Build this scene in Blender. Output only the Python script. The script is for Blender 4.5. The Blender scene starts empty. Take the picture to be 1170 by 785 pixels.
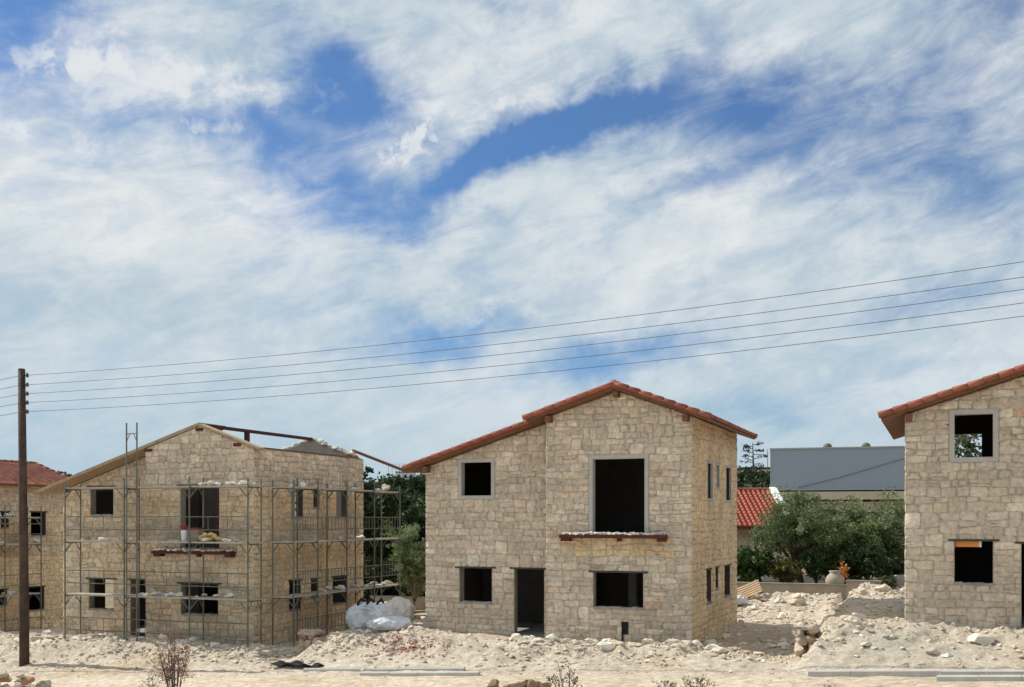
import bpy, math, random
import numpy as np
random.seed(7)
rng = np.random.default_rng(7)
R = math.radians
scene = bpy.context.scene
COL = scene.collection

# ------------------------------------------------------------------ camera
HC = 3.94
cam_d = bpy.data.cameras.new('camera'); cam = bpy.data.objects.new('camera', cam_d); COL.objects.link(cam)
cam.location = (0, 0, HC); cam.rotation_euler = (R(90), 0, 0)
cam_d.sensor_width = 36; cam_d.lens = 38.68; cam_d.shift_y = 0.1722
cam_d.clip_start = 0.1; cam_d.clip_end = 5000
scene.camera = cam

# ------------------------------------------------------------------ light
SUN_AZ, SUN_EL = R(-63.5), R(44)          # azimuth from +Y (the view) towards +X, so the sun is left and a little behind the houses
SUN_STRENGTH, SKY_STRENGTH, CLOUD_STRENGTH = 4.5, 0.125, 0.73
sun_d = bpy.data.lights.new('sun', 'SUN'); sun_d.energy = SUN_STRENGTH; sun_d.angle = R(0.53); sun_d.color = (1.0, 0.95, 0.88)
sun = bpy.data.objects.new('sun', sun_d); COL.objects.link(sun)
sun.rotation_euler = (R(90) - SUN_EL, 0, -SUN_AZ + math.pi)
sun.location = (-60, 30, 60)
scene.view_settings.view_transform = 'Standard'; scene.view_settings.look = 'None'
scene.view_settings.exposure = 0.25; scene.view_settings.gamma = 1.0
scene.view_settings.use_curve_mapping = False

def build_world():
    w = bpy.data.worlds.new('World'); scene.world = w; w.use_nodes = True
    nt = w.node_tree; nt.nodes.clear(); N = nt.nodes; L = nt.links
    def val(x, sock):
        if isinstance(x, (int, float)): sock.default_value = x
        else: L.new(x, sock)
    def M(op, a, b=0.0, c=0.0, clamp=False):
        n = N.new('ShaderNodeMath'); n.operation = op; n.use_clamp = clamp
        for i, x in enumerate((a, b, c)): val(x, n.inputs[i])
        return n.outputs[0]
    def comb(x, y, z):
        n = N.new('ShaderNodeCombineXYZ')
        for i, q in enumerate((x, y, z)): val(q, n.inputs[i])
        return n.outputs[0]
    def noise(v, scale, detail=5, rough=0.55, dist=0.0):
        n = N.new('ShaderNodeTexNoise'); L.new(v, n.inputs['Vector'])
        n.inputs['Scale'].default_value = scale; n.inputs['Detail'].default_value = detail
        n.inputs['Roughness'].default_value = rough; n.inputs['Distortion'].default_value = dist
        return n.outputs[0]
    def smooth(x, lo, hi):
        n = N.new('ShaderNodeMapRange'); n.interpolation_type = 'SMOOTHSTEP'; val(x, n.inputs[0])
        n.inputs[1].default_value = lo; n.inputs[2].default_value = hi
        return n.outputs[0]
    tc = N.new('ShaderNodeTexCoord'); sp = N.new('ShaderNodeSeparateXYZ'); L.new(tc.outputs['Generated'], sp.inputs[0])
    x, y, z = sp.outputs
    az = M('MULTIPLY', M('ARCTAN2', x, y), 57.2958); el = M('MULTIPLY', M('ARCSINE', z), 57.2958)
    base = comb(az, el, 0.0)
    # streaked coordinate: clouds drawn out along a line that climbs gently to the right
    ca, sa = math.cos(R(14)), math.sin(R(14))
    p = M('ADD', M('MULTIPLY', az, ca), M('MULTIPLY', el, sa)); q = M('SUBTRACT', M('MULTIPLY', el, ca), M('MULTIPLY', az, sa))
    st = comb(M('MULTIPLY', p, 0.40), q, 3.0)
    wv = comb(az, el, 11.0)
    wx = M('MULTIPLY', M('SUBTRACT', noise(wv, 0.13, 5, 0.6), 0.5), 9.0)
    wy = M('MULTIPLY', M('SUBTRACT', noise(comb(az, el, 27.0), 0.13, 5, 0.6), 0.5), 5.5)
    azw = M('ADD', az, wx); elw = M('ADD', el, wy)
    def blob(u, v, su, sv, rot, amp, warped=True):
        a0 = math.degrees(math.atan((u - 585) / 1257)); e0 = math.degrees(math.atan((594 - v) / math.hypot(1257, u - 585)))
        A, E = (azw, elw) if warped else (az, el)
        c, s = math.cos(R(rot)), math.sin(R(rot)); k = 1257 / 57.2958
        da = M('SUBTRACT', A, a0); de = M('SUBTRACT', E, e0)
        m1 = M('DIVIDE', M('ADD', M('MULTIPLY', da, c), M('MULTIPLY', de, s)), su / k)
        m2 = M('DIVIDE', M('SUBTRACT', M('MULTIPLY', de, c), M('MULTIPLY', da, s)), sv / k)
        g = M('POWER', 2.71828, M('MULTIPLY', M('ADD', M('MULTIPLY', m1, m1), M('MULTIPLY', m2, m2)), -1.0))
        return M('MULTIPLY', g, amp)
    def total(lst):
        t = lst[0]
        for g in lst[1:]: t = M('ADD', t, g)
        return t
    holes = total([blob(395, 105, 100, 42, -28, 1.05), blob(330, 175, 75, 62, 0, 0.80), blob(405, 245, 75, 36, 0, 0.72),
                   blob(640, 155, 150, 22, 27, 1.15), blob(830, 105, 150, 40, 5, 0.80), blob(990, 130, 160, 58, 0, 0.66), blob(1110, 215, 130, 44, 0, 0.55),
                   blob(20, 18, 100, 46, 25, 0.85), blob(70, 110, 120, 60, 0, 0.30), blob(1150, 2, 90, 30, 0, 0.65), blob(600, 0, 60, 12, 0, 0.4),
                   blob(500, 380, 85, 24, 12, 0.85), blob(690, 412, 120, 24, 8, 1.0), blob(235, 138, 80, 20, 0, 0.40),
                   blob(800, 195, 90, 16, 18, 0.5), blob(545, 205, 70, 30, 25, 0.80), blob(1090, 335, 130, 16, 8, 0.42),
                   blob(880, 480, 110, 22, 0, 0.40), blob(370, 330, 120, 20, -12, 0.22), blob(1040, 420, 110, 20, 10, 0.25)])
    n1 = noise(st, 0.17, 5, 0.58, 0.25); n2 = noise(st, 0.55, 8, 0.66, 0.5); n3 = noise(base, 0.55, 8, 0.62, 0.3)
    amp = M('ADD', 0.62, M('MULTIPLY', smooth(el, 5.0, 16.0), 0.34))
    dn = M('ADD', M('MULTIPLY', M('SUBTRACT', n1, 0.5), 0.9), M('ADD', M('MULTIPLY', M('SUBTRACT', n2, 0.5), 1.25), M('MULTIPLY', M('SUBTRACT', n3, 0.5), 0.35)))
    cov = M('ADD', M('SUBTRACT', 0.80, holes), M('MULTIPLY', dn, amp))
    mask = smooth(cov, -0.32, 0.92)
    # small bright cumulus puffs
    pz = total([blob(110, 85, 130, 36, 10, 1.0), blob(270, 90, 80, 28, 0, 0.8), blob(465, 178, 70, 26, 30, 1.1), blob(585, 132, 70, 12, 22, 1.0), blob(30, 158, 45, 10, 0, 0.9),
                blob(575, 355, 50, 15, 10, 0.9), blob(220, 150, 110, 22, 8, 0.7)])
    puff = M('MULTIPLY', smooth(M('ADD', n3, M('MULTIPLY', pz, 0.20)), 0.53, 0.76), M('MINIMUM', pz, 1.0), clamp=True)
    mask = M('MAXIMUM', mask, M('MULTIPLY', puff, 0.95))
    mask = M('MAXIMUM', mask, M('MULTIPLY', smooth(el, 7.0, -3.0), 0.9))
    mask = M('ADD', M('MULTIPLY', mask, 0.94), 0.06)
    # brightness of the cloud itself
    n5 = noise(st, 0.22, 6, 0.55, 0.2)
    tone = M('ADD', M('ADD', M('MULTIPLY', smooth(n5, 0.30, 0.72), 0.55), M('MULTIPLY', smooth(M('ADD', M('MULTIPLY', n2, 0.7), M('MULTIPLY', n3, 0.3)), 0.38, 0.64), 0.42)), M('MULTIPLY', puff, 0.55))
    tone = M('ADD', tone, total([blob(170, 225, 220, 60, 0, 0.5), blob(130, 95, 120, 40, 0, 0.35), blob(520, 20, 420, 45, 0, -0.05), blob(900, 215, 160, 30, 0, 0.2),
                                 blob(180, 340, 220, 40, -10, -0.35), blob(700, 300, 260, 30, 5, 0.2)]), clamp=True)
    cr = N.new('ShaderNodeMix'); cr.data_type = 'RGBA'; L.new(tone, cr.inputs[0])
    cr.inputs[6].default_value = (0.52, 0.66, 0.755, 1); cr.inputs[7].default_value = (0.90, 0.935, 0.955, 1)
    # lower sky gets paler blue
    cl = N.new('ShaderNodeMix'); cl.data_type = 'RGBA'; L.new(smooth(el, 13.0, 1.0), cl.inputs[0]); L.new(cr.outputs[2], cl.inputs[6]); cl.inputs[7].default_value = (0.50, 0.68, 0.80, 1)
    clm = N.new('ShaderNodeMix'); clm.data_type = 'RGBA'; clm.inputs[0].default_value = 0.55; L.new(cr.outputs[2], clm.inputs[6]); L.new(cl.outputs[2], clm.inputs[7])
    sky = N.new('ShaderNodeTexSky'); sky.sky_type = 'NISHITA'; sky.sun_disc = False
    sky.sun_elevation = SUN_EL; sky.sun_rotation = SUN_AZ
    sky.air_density = 1.0; sky.dust_density = 0.4; sky.ozone_density = 2.5
    tint = N.new('ShaderNodeMix'); tint.data_type = 'RGBA'; tint.blend_type = 'MULTIPLY'; tint.inputs[0].default_value = 1.0
    L.new(sky.outputs[0], tint.inputs[6]); tint.inputs[7].default_value = (0.27, 0.46, 0.66, 1)
    b1 = N.new('ShaderNodeBackground'); L.new(tint.outputs[2], b1.inputs[0]); b1.inputs[1].default_value = SKY_STRENGTH
    # unseen cloud overhead and behind the view brightened as added fill for shaded fronts
    lift = M('MAXIMUM', smooth(el, 30.0, 60.0), smooth(y, 0.2, -0.5))
    b2 = N.new('ShaderNodeBackground'); L.new(clm.outputs[2], b2.inputs[0]); L.new(M('MULTIPLY', CLOUD_STRENGTH, M('ADD', 1.0, M('MULTIPLY', lift, 0.12))), b2.inputs[1])
    mx = N.new('ShaderNodeMixShader'); L.new(mask, mx.inputs[0]); L.new(b1.outputs[0], mx.inputs[1]); L.new(b2.outputs[0], mx.inputs[2])
    out = N.new('ShaderNodeOutputWorld'); L.new(mx.outputs[0], out.inputs[0])
build_world()

# ------------------------------------------------------------------ helpers
TH = math.atan(495 / 1257)
AX = np.array([math.cos(TH), -math.sin(TH), 0.0]); BX = np.array([math.sin(TH), math.cos(TH), 0.0])
PB = np.array([5.612, 34.412, 0.0]); PA = np.array([-9.316, 39.695, -0.67])
PC = PB + 16.0 * AX - 2.8 * BX; PC[2] = 1.04
PD = PA - 16.8 * AX + 0.55 * BX; PD[2] = -1.51
def W(lx, ly, z=0.0):
    p = PB + lx * AX + ly * BX
    return (float(p[0]), float(p[1]), float(z))
def toloc(x, y):
    dx, dy = x - PB[0], y - PB[1]
    return dx * AX[0] + dy * AX[1], dx * BX[0] + dy * BX[1]

def tag(o, label=None, cat=None, group=None, kind=None):
    if label: o['label'] = label
    if cat: o['category'] = cat
    if group: o['group'] = group
    if kind: o['kind'] = kind
    return o
def empty(name, loc, rz=0.0):
    o = bpy.data.objects.new(name, None); COL.objects.link(o); o.location = loc; o.rotation_euler = (0, 0, rz); o.empty_display_size = 0.3
    return o
def copy_tree(o, parent=None):
    c = o.copy(); COL.objects.link(c)
    if parent is not None: c.parent = parent
    for ch in list(o.children): copy_tree(ch, c)
    return c

class MB:
    def __init__(s): s.v = []; s.f = []; s.m = []; s.c = []
    def add(s, vs, fs, mat=0, col=(1, 1, 1)):
        n = len(s.v); s.v.extend(vs)
        s.f.extend(tuple(i + n for i in f) for f in fs); s.m.extend([mat] * len(fs)); s.c.extend([col] * len(vs))
    def box(s, x0, x1, y0, y1, z0, z1, mat=0, col=(1, 1, 1), rot=None, at=(0, 0, 0)):
        vs = [(x, y, z) for z in (z0, z1) for y in (y0, y1) for x in (x0, x1)]
        if rot is not None: vs = [tuple(rot @ np.array(v) + np.array(at)) for v in vs]
        s.add(vs, [(0, 2, 3, 1), (4, 5, 7, 6), (0, 1, 5, 4), (2, 6, 7, 3), (0, 4, 6, 2), (1, 3, 7, 5)], mat, col)
    def tube(s, p0, p1, r0, r1=None, n=6, mat=0, col=(1, 1, 1), cap=True):
        if r1 is None: r1 = r0
        p0 = np.array(p0, float); p1 = np.array(p1, float); d = p1 - p0; d /= (np.linalg.norm(d) + 1e-9)
        h = np.array([0, 0, 1.0]) if abs(d[2]) < 0.9 else np.array([1.0, 0, 0])
        u = np.cross(d, h); u /= np.linalg.norm(u); w = np.cross(d, u)
        vs = []
        for p, r in ((p0, r0), (p1, r1)):
            for k in range(n):
                a = 2 * math.pi * k / n
                vs.append(tuple(p + r * (math.cos(a) * u + math.sin(a) * w)))
        fs = [(k, (k + 1) % n, n + (k + 1) % n, n + k) for k in range(n)]
        if cap: fs += [tuple(range(n - 1, -1, -1)), tuple(range(n, 2 * n))]
        s.add(vs, fs, mat, col)
    def chain(s, pts, rad, n=7, mat=0, col=(1, 1, 1)):
        rings = []; pts = [np.array(p, float) for p in pts]
        for i, p in enumerate(pts):
            d = (pts[min(i + 1, len(pts) - 1)] - pts[max(i - 1, 0)]); d /= (np.linalg.norm(d) + 1e-9)
            h = np.array([0, 0, 1.0]) if abs(d[2]) < 0.9 else np.array([1.0, 0, 0])
            u = np.cross(d, h); u /= np.linalg.norm(u); w = np.cross(d, u)
            rings.append([tuple(p + rad[i] * (math.cos(2 * math.pi * k / n) * u + math.sin(2 * math.pi * k / n) * w)) for k in range(n)])
        vs = [v for r in rings for v in r]; fs = []
        for i in range(len(pts) - 1):
            for k in range(n):
                fs.append((i * n + k, i * n + (k + 1) % n, (i + 1) * n + (k + 1) % n, (i + 1) * n + k))
        fs.append(tuple(range(n - 1, -1, -1))); fs.append(tuple((len(pts) - 1) * n + k for k in range(n)))
        s.add(vs, fs, mat, col)
    def build(s, name, mats, parent=None, smooth=False):
        if not isinstance(mats, (list, tuple)): mats = [mats]
        me = bpy.data.meshes.new(name); me.from_pydata(s.v, [], s.f)
        for m in mats: me.materials.append(m)
        me.polygons.foreach_set('material_index', np.array(s.m, dtype=np.int32))
        if smooth: me.polygons.foreach_set('use_smooth', np.ones(len(s.f), dtype=bool))
        ca = me.color_attributes.new('Col', 'FLOAT_COLOR', 'POINT')
        c = np.ones((len(s.v), 4), dtype=np.float32); c[:, :3] = np.array(s.c, dtype=np.float32).reshape(-1, 3)
        ca.data.foreach_set('color', c.ravel())
        me.update()
        o = bpy.data.objects.new(name, me); COL.objects.link(o)
        if parent is not None: o.parent = parent
        return o

def np_mesh(name, V, F, mat, col=None, smooth=False, parent=None):
    """V (n,3), F (m,k) arrays"""
    me = bpy.data.meshes.new(name); n, m, k = len(V), len(F), F.shape[1]
    me.vertices.add(n); me.vertices.foreach_set('co', V.astype(np.float32).ravel())
    me.loops.add(m * k); me.loops.foreach_set('vertex_index', F.astype(np.int32).ravel())
    me.polygons.add(m); me.polygons.foreach_set('loop_start', np.arange(0, m * k, k, dtype=np.int32)); me.polygons.foreach_set('loop_total', np.full(m, k, dtype=np.int32))
    me.materials.append(mat)
    me.polygons.foreach_set('use_smooth', np.full(m, smooth, dtype=bool))
    if col is not None:
        ca = me.color_attributes.new('Col', 'FLOAT_COLOR', 'POINT')
        c = np.ones((n, 4), dtype=np.float32); c[:, :3] = col; ca.data.foreach_set('color', c.ravel())
    me.update(calc_edges=True)
    o = bpy.data.objects.new(name, me); COL.objects.link(o)
    if parent is not None: o.parent = parent
    return o

def hash2(ix, iy, seed):
    h = (ix.astype(np.int64) * 374761393 + iy.astype(np.int64) * 668265263 + seed * 1442695041) & 0xFFFFFFFF
    h = ((h ^ (h >> 13)) * 1274126177) & 0xFFFFFFFF
    return ((h ^ (h >> 16)) & 0xFFFF) / 65535.0
def vnoise(x, y, seed=0):
    x = np.asarray(x, float); y = np.asarray(y, float)
    ix, iy = np.floor(x), np.floor(y); fx, fy = x - ix, y - iy
    fx = fx * fx * (3 - 2 * fx); fy = fy * fy * (3 - 2 * fy)
    a = hash2(ix, iy, seed); b = hash2(ix + 1, iy, seed); c = hash2(ix, iy + 1, seed); d = hash2(ix + 1, iy + 1, seed)
    return (a * (1 - fx) + b * fx) * (1 - fy) + (c * (1 - fx) + d * fx) * fy - 0.5
def fbm(x, y, seed=0, octs=4):
    t = 0; a = 1.0
    for k in range(octs): t = t + a * vnoise(x * 2 ** k, y * 2 ** k, seed + k * 17); a *= 0.5
    return t
def sstep(a, b, x):
    t = np.clip((x - a) / (b - a), 0, 1); return t * t * (3 - 2 * t)

# ------------------------------------------------------------------ materials
def material(name, base, rough=0.9, var=0.0, vscale=3.0, bump=0.0, bscale=20.0, attr=False, spec=0.25, metallic=0.0, col2=None, c2scale=1.0, c2lo=0.45, c2hi=0.65, c2amt=1.0, dirt=0.0, trans=0.0, bdist=0.02, detail=6):
    m = bpy.data.materials.new(name); m.use_nodes = True; nt = m.node_tree; N = nt.nodes; L = nt.links
    bs = N['Principled BSDF']; bs.inputs['Roughness'].default_value = rough; bs.inputs['Metallic'].default_value = metallic
    bs.inputs['Specular IOR Level'].default_value = spec
    tc = N.new('ShaderNodeTexCoord'); obj = tc.outputs['Object']
    rgb = N.new('ShaderNodeRGB'); rgb.outputs[0].default_value = (*base, 1); cur = rgb.outputs[0]
    def mix(mode, f, a, b):
        n = N.new('ShaderNodeMix'); n.data_type = 'RGBA'; n.blend_type = mode
        if isinstance(f, float): n.inputs[0].default_value = f
        else: L.new(f, n.inputs[0])
        for s, x in ((6, a), (7, b)):
            if isinstance(x, tuple): n.inputs[s].default_value = (*x, 1)
            else: L.new(x, n.inputs[s])
        return n.outputs[2]
    def noise(sc, det=detail, rg=0.6):
        n = N.new('ShaderNodeTexNoise'); L.new(obj, n.inputs['Vector']); n.inputs['Scale'].default_value = sc; n.inputs['Detail'].default_value = det; n.inputs['Roughness'].default_value = rg
        return n.outputs[0]
    def rng_(x, a, b, c=0.0, d=1.0):
        n = N.new('ShaderNodeMapRange'); L.new(x, n.inputs[0]); n.inputs[1].default_value = a; n.inputs[2].default_value = b; n.inputs[3].default_value = c; n.inputs[4].default_value = d
        return n.outputs[0]
    if attr:
        a = N.new('ShaderNodeVertexColor'); a.layer_name = 'Col'; cur = mix('MULTIPLY', 1.0, cur, a.outputs[0])
    if col2: cur = mix('MIX', rng_(noise(c2scale, 5), c2lo, c2hi, 0.0, c2amt), cur, col2)
    if var:
        g = N.new('ShaderNodeCombineColor'); v = rng_(noise(vscale), 0.25, 0.75, 1 - var, 1 + var)
        for i in range(3): L.new(v, g.inputs[i])
        cur = mix('MULTIPLY', 1.0, cur, g.outputs[0])
    if dirt:      # broad weathering patches
        g = N.new('ShaderNodeCombineColor'); v = rng_(noise(0.8, 6), 0.3, 0.7, 1 - dirt, 1 + dirt * 0.6)
        for i in range(3): L.new(v, g.inputs[i])
        cur = mix('MULTIPLY', 1.0, cur, g.outputs[0])
    L.new(cur, bs.inputs['Base Color'])
    if bump:
        b = N.new('ShaderNodeBump'); b.inputs['Strength'].default_value = bump; b.inputs['Distance'].default_value = bdist
        L.new(noise(bscale, 8, 0.65), b.inputs['Height']); L.new(b.outputs[0], bs.inputs['Normal'])
    if trans:
        t = N.new('ShaderNodeBsdfTranslucent'); L.new(cur, t.inputs[0]); ms = N.new('ShaderNodeMixShader'); ms.inputs[0].default_value = trans
        L.new(bs.outputs[0], ms.inputs[1]); L.new(t.outputs[0], ms.inputs[2]); L.new(ms.outputs[0], N['Material Output'].inputs[0])
    return m

MT = {}
MT['stone'] = material('limestone_masonry', (1, 1, 1), 0.92, 0.30, 8.0, 1.0, 16.0, attr=True, spec=0.12, bdist=0.05, col2=(0.52, 0.45, 0.36), c2scale=2.6, c2lo=0.44, c2hi=0.72, c2amt=0.8, dirt=0.22)
MT['concrete'] = material('grey_concrete', (0.30, 0.285, 0.26), 0.9, 0.2, 2.5, 0.4, 30.0, col2=(0.22, 0.205, 0.185), c2scale=1.2)
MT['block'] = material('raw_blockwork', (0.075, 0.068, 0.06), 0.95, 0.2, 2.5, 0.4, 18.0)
MT['reveal'] = material('rough_reveal', (0.25, 0.225, 0.19), 0.95, 0.2, 3.0, 0.5, 18.0)
MT['surround'] = material('cast_surround', (0.40, 0.385, 0.36), 0.85, 0.12, 4.0, 0.3, 40.0)
MT['steel_dark'] = material('dark_steel', (0.06, 0.055, 0.05), 0.7, 0.3, 9.0)
MT['timber'] = material('brown_timber', (0.16, 0.075, 0.042), 0.75, 0.25, 5.0, 0.2, 30.0)
MT['timber_red'] = material('red_brown_timber', (0.085, 0.022, 0.019), 0.7, 0.25, 5.0, 0.2, 30.0)
MT['timber_raw'] = material('raw_timber', (0.33, 0.245, 0.16), 0.8, 0.25, 6.0, 0.2, 30.0)
MT['tile'] = material('clay_tile', (1, 1, 1), 0.8, 0.18, 5.0, 0.2, 40.0, attr=True, spec=0.2)
MT['dust'] = material('limestone_rubble', (1, 1, 1), 0.95, 0.14, 9.0, 0.5, 18.0, attr=True, spec=0.1)
MT['pole'] = material('creosoted_wood', (0.075, 0.048, 0.034), 0.8, 0.35, 4.0, 0.5, 14.0, col2=(0.03, 0.022, 0.02), c2scale=1.5)
MT['galv'] = material('scaffold_steel', (0.13, 0.14, 0.115), 0.65, 0.3, 6.0, metallic=0.1, col2=(0.13, 0.075, 0.045), c2scale=3.0, c2lo=0.5, c2hi=0.7)
MT['plank'] = material('dusty_plank', (0.36, 0.33, 0.28), 0.95, 0.25, 5.0, 0.3, 20.0)
MT['cable'] = material('cable', (0.09, 0.09, 0.10), 0.7)
MT['bark'] = material('bark', (0.13, 0.10, 0.075), 0.95, 0.3, 5.0, 0.6, 14.0)
MT['bark2'] = material('weathered_mortar', (0.36, 0.31, 0.25), 0.95, 0.3, 6.0, 0.6, 20.0)
MT['leaf'] = material('leaf', (1, 1, 1), 0.6, attr=True, trans=0.22, spec=0.3)
MT['bag'] = material('woven_sack', (0.60, 0.62, 0.66), 0.75, 0.08, 3.0, 1.0, 4.0, bdist=0.10)
MT['bag2'] = material('dusty_sack', (0.62, 0.59, 0.54), 0.8, 0.10, 3.0, 1.0, 4.0, bdist=0.10)
MT['black'] = material('black_plastic', (0.02, 0.02, 0.022), 0.85, spec=0.1)
MT['kerb'] = material('kerb_concrete', (0.45, 0.43, 0.395), 0.9, 0.14, 3.0, 0.3, 30.0)
MT['plaster'] = material('cream_plaster', (0.50, 0.42, 0.32), 0.9, 0.1, 1.0)
MT['white'] = material('white_paint', (0.72, 0.72, 0.70), 0.7, 0.08, 2.0)
MT['orange'] = material('orange_clay', (0.72, 0.27, 0.09), 0.8, 0.1, 8.0)
MT['red'] = material('red_paint', (0.22, 0.028, 0.026), 0.6, 0.15, 6.0)
MT['yellow'] = material('yellow_plastic', (0.75, 0.36, 0.04), 0.6)
MT['sand'] = material('yellow_sand', (0.62, 0.47, 0.22), 0.95, 0.15, 10.0, 0.4, 40.0)
MT['gwall'] = material('garden_wall_render', (0.36, 0.31, 0.25), 0.95, 0.18, 1.6, 0.4, 14.0)
MT['card'] = material('cardboard', (0.40, 0.28, 0.17), 0.9, 0.15, 4.0)

def clad_mat():
    m = bpy.data.materials.new('blue_grey_cladding'); m.use_nodes = True; N = m.node_tree.nodes; L = m.node_tree.links
    bs = N['Principled BSDF']; bs.inputs['Roughness'].default_value = 0.55; bs.inputs['Base Color'].default_value = (0.265, 0.31, 0.37, 1)
    tc = N.new('ShaderNodeTexCoord'); wv = N.new('ShaderNodeTexWave'); wv.inputs['Scale'].default_value = 1.6; L.new(tc.outputs['Object'], wv.inputs[0])
    b = N.new('ShaderNodeBump'); b.inputs['Strength'].default_value = 0.25; b.inputs['Distance'].default_value = 0.03; L.new(wv.outputs[1], b.inputs['Height']); L.new(b.outputs[0], bs.inputs['Normal'])
    return m
MT['clad'] = clad_mat()

def ground_mat():
    m = bpy.data.materials.new('limestone_dust_ground'); m.use_nodes = True; N = m.node_tree.nodes; L = m.node_tree.links
    bs = N['Principled BSDF']; bs.inputs['Roughness'].default_value = 0.97; bs.inputs['Specular IOR Level'].default_value = 0.1
    tc = N.new('ShaderNodeTexCoord'); o = tc.outputs['Object']
    def noise(sc, det=7, rg=0.62):
        n = N.new('ShaderNodeTexNoise'); L.new(o, n.inputs['Vector']); n.inputs['Scale'].default_value = sc; n.inputs['Detail'].default_value = det; n.inputs['Roughness'].default_value = rg; return n.outputs[0]
    def ramp(x, stops):
        r = N.new('ShaderNodeValToRGB'); L.new(x, r.inputs[0]); e = r.color_ramp.elements
        e[0].position, e[0].color = stops[0][0], (*stops[0][1], 1); e[1].position, e[1].color = stops[1][0], (*stops[1][1], 1)
        for p, c in stops[2:]:
            k = e.new(p); k.color = (*c, 1)
        return r.outputs[0]
    c1 = ramp(noise(0.45), [(0.3, (0.56, 0.48, 0.385)), (0.7, (0.71, 0.635, 0.54)), (0.5, (0.66, 0.575, 0.465))])
    c2 = ramp(noise(3.5), [(0.33, (0.72, 0.70, 0.67)), (0.60, (1.12, 1.11, 1.09))])
    vo = N.new('ShaderNodeTexVoronoi'); L.new(o, vo.inputs['Vector']); vo.inputs['Scale'].default_value = 13.0
    c3 = ramp(vo.outputs[1], [(0.12, (0.74, 0.73, 0.71)), (0.7, (1.08, 1.08, 1.08))])
    def mul(a, b, f=1.0):
        n = N.new('ShaderNodeMix'); n.data_type = 'RGBA'; n.blend_type = 'MULTIPLY'; n.inputs[0].default_value = f; L.new(a, n.inputs[6]); L.new(b, n.inputs[7]); return n.outputs[2]
    at = N.new('ShaderNodeVertexColor'); at.layer_name = 'Col'
    cur = mul(mul(mul(c1, c2), c3, 0.6), at.outputs[0])
    L.new(cur, bs.inputs['Base Color'])
    b = N.new('ShaderNodeBump'); b.inputs['Strength'].default_value = 1.0; b.inputs['Distance'].default_value = 0.13; L.new(noise(6.0, 12, 0.80), b.inputs['Height']); L.new(b.outputs[0], bs.inputs['Normal'])
    return m
MT['ground'] = ground_mat()

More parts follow.
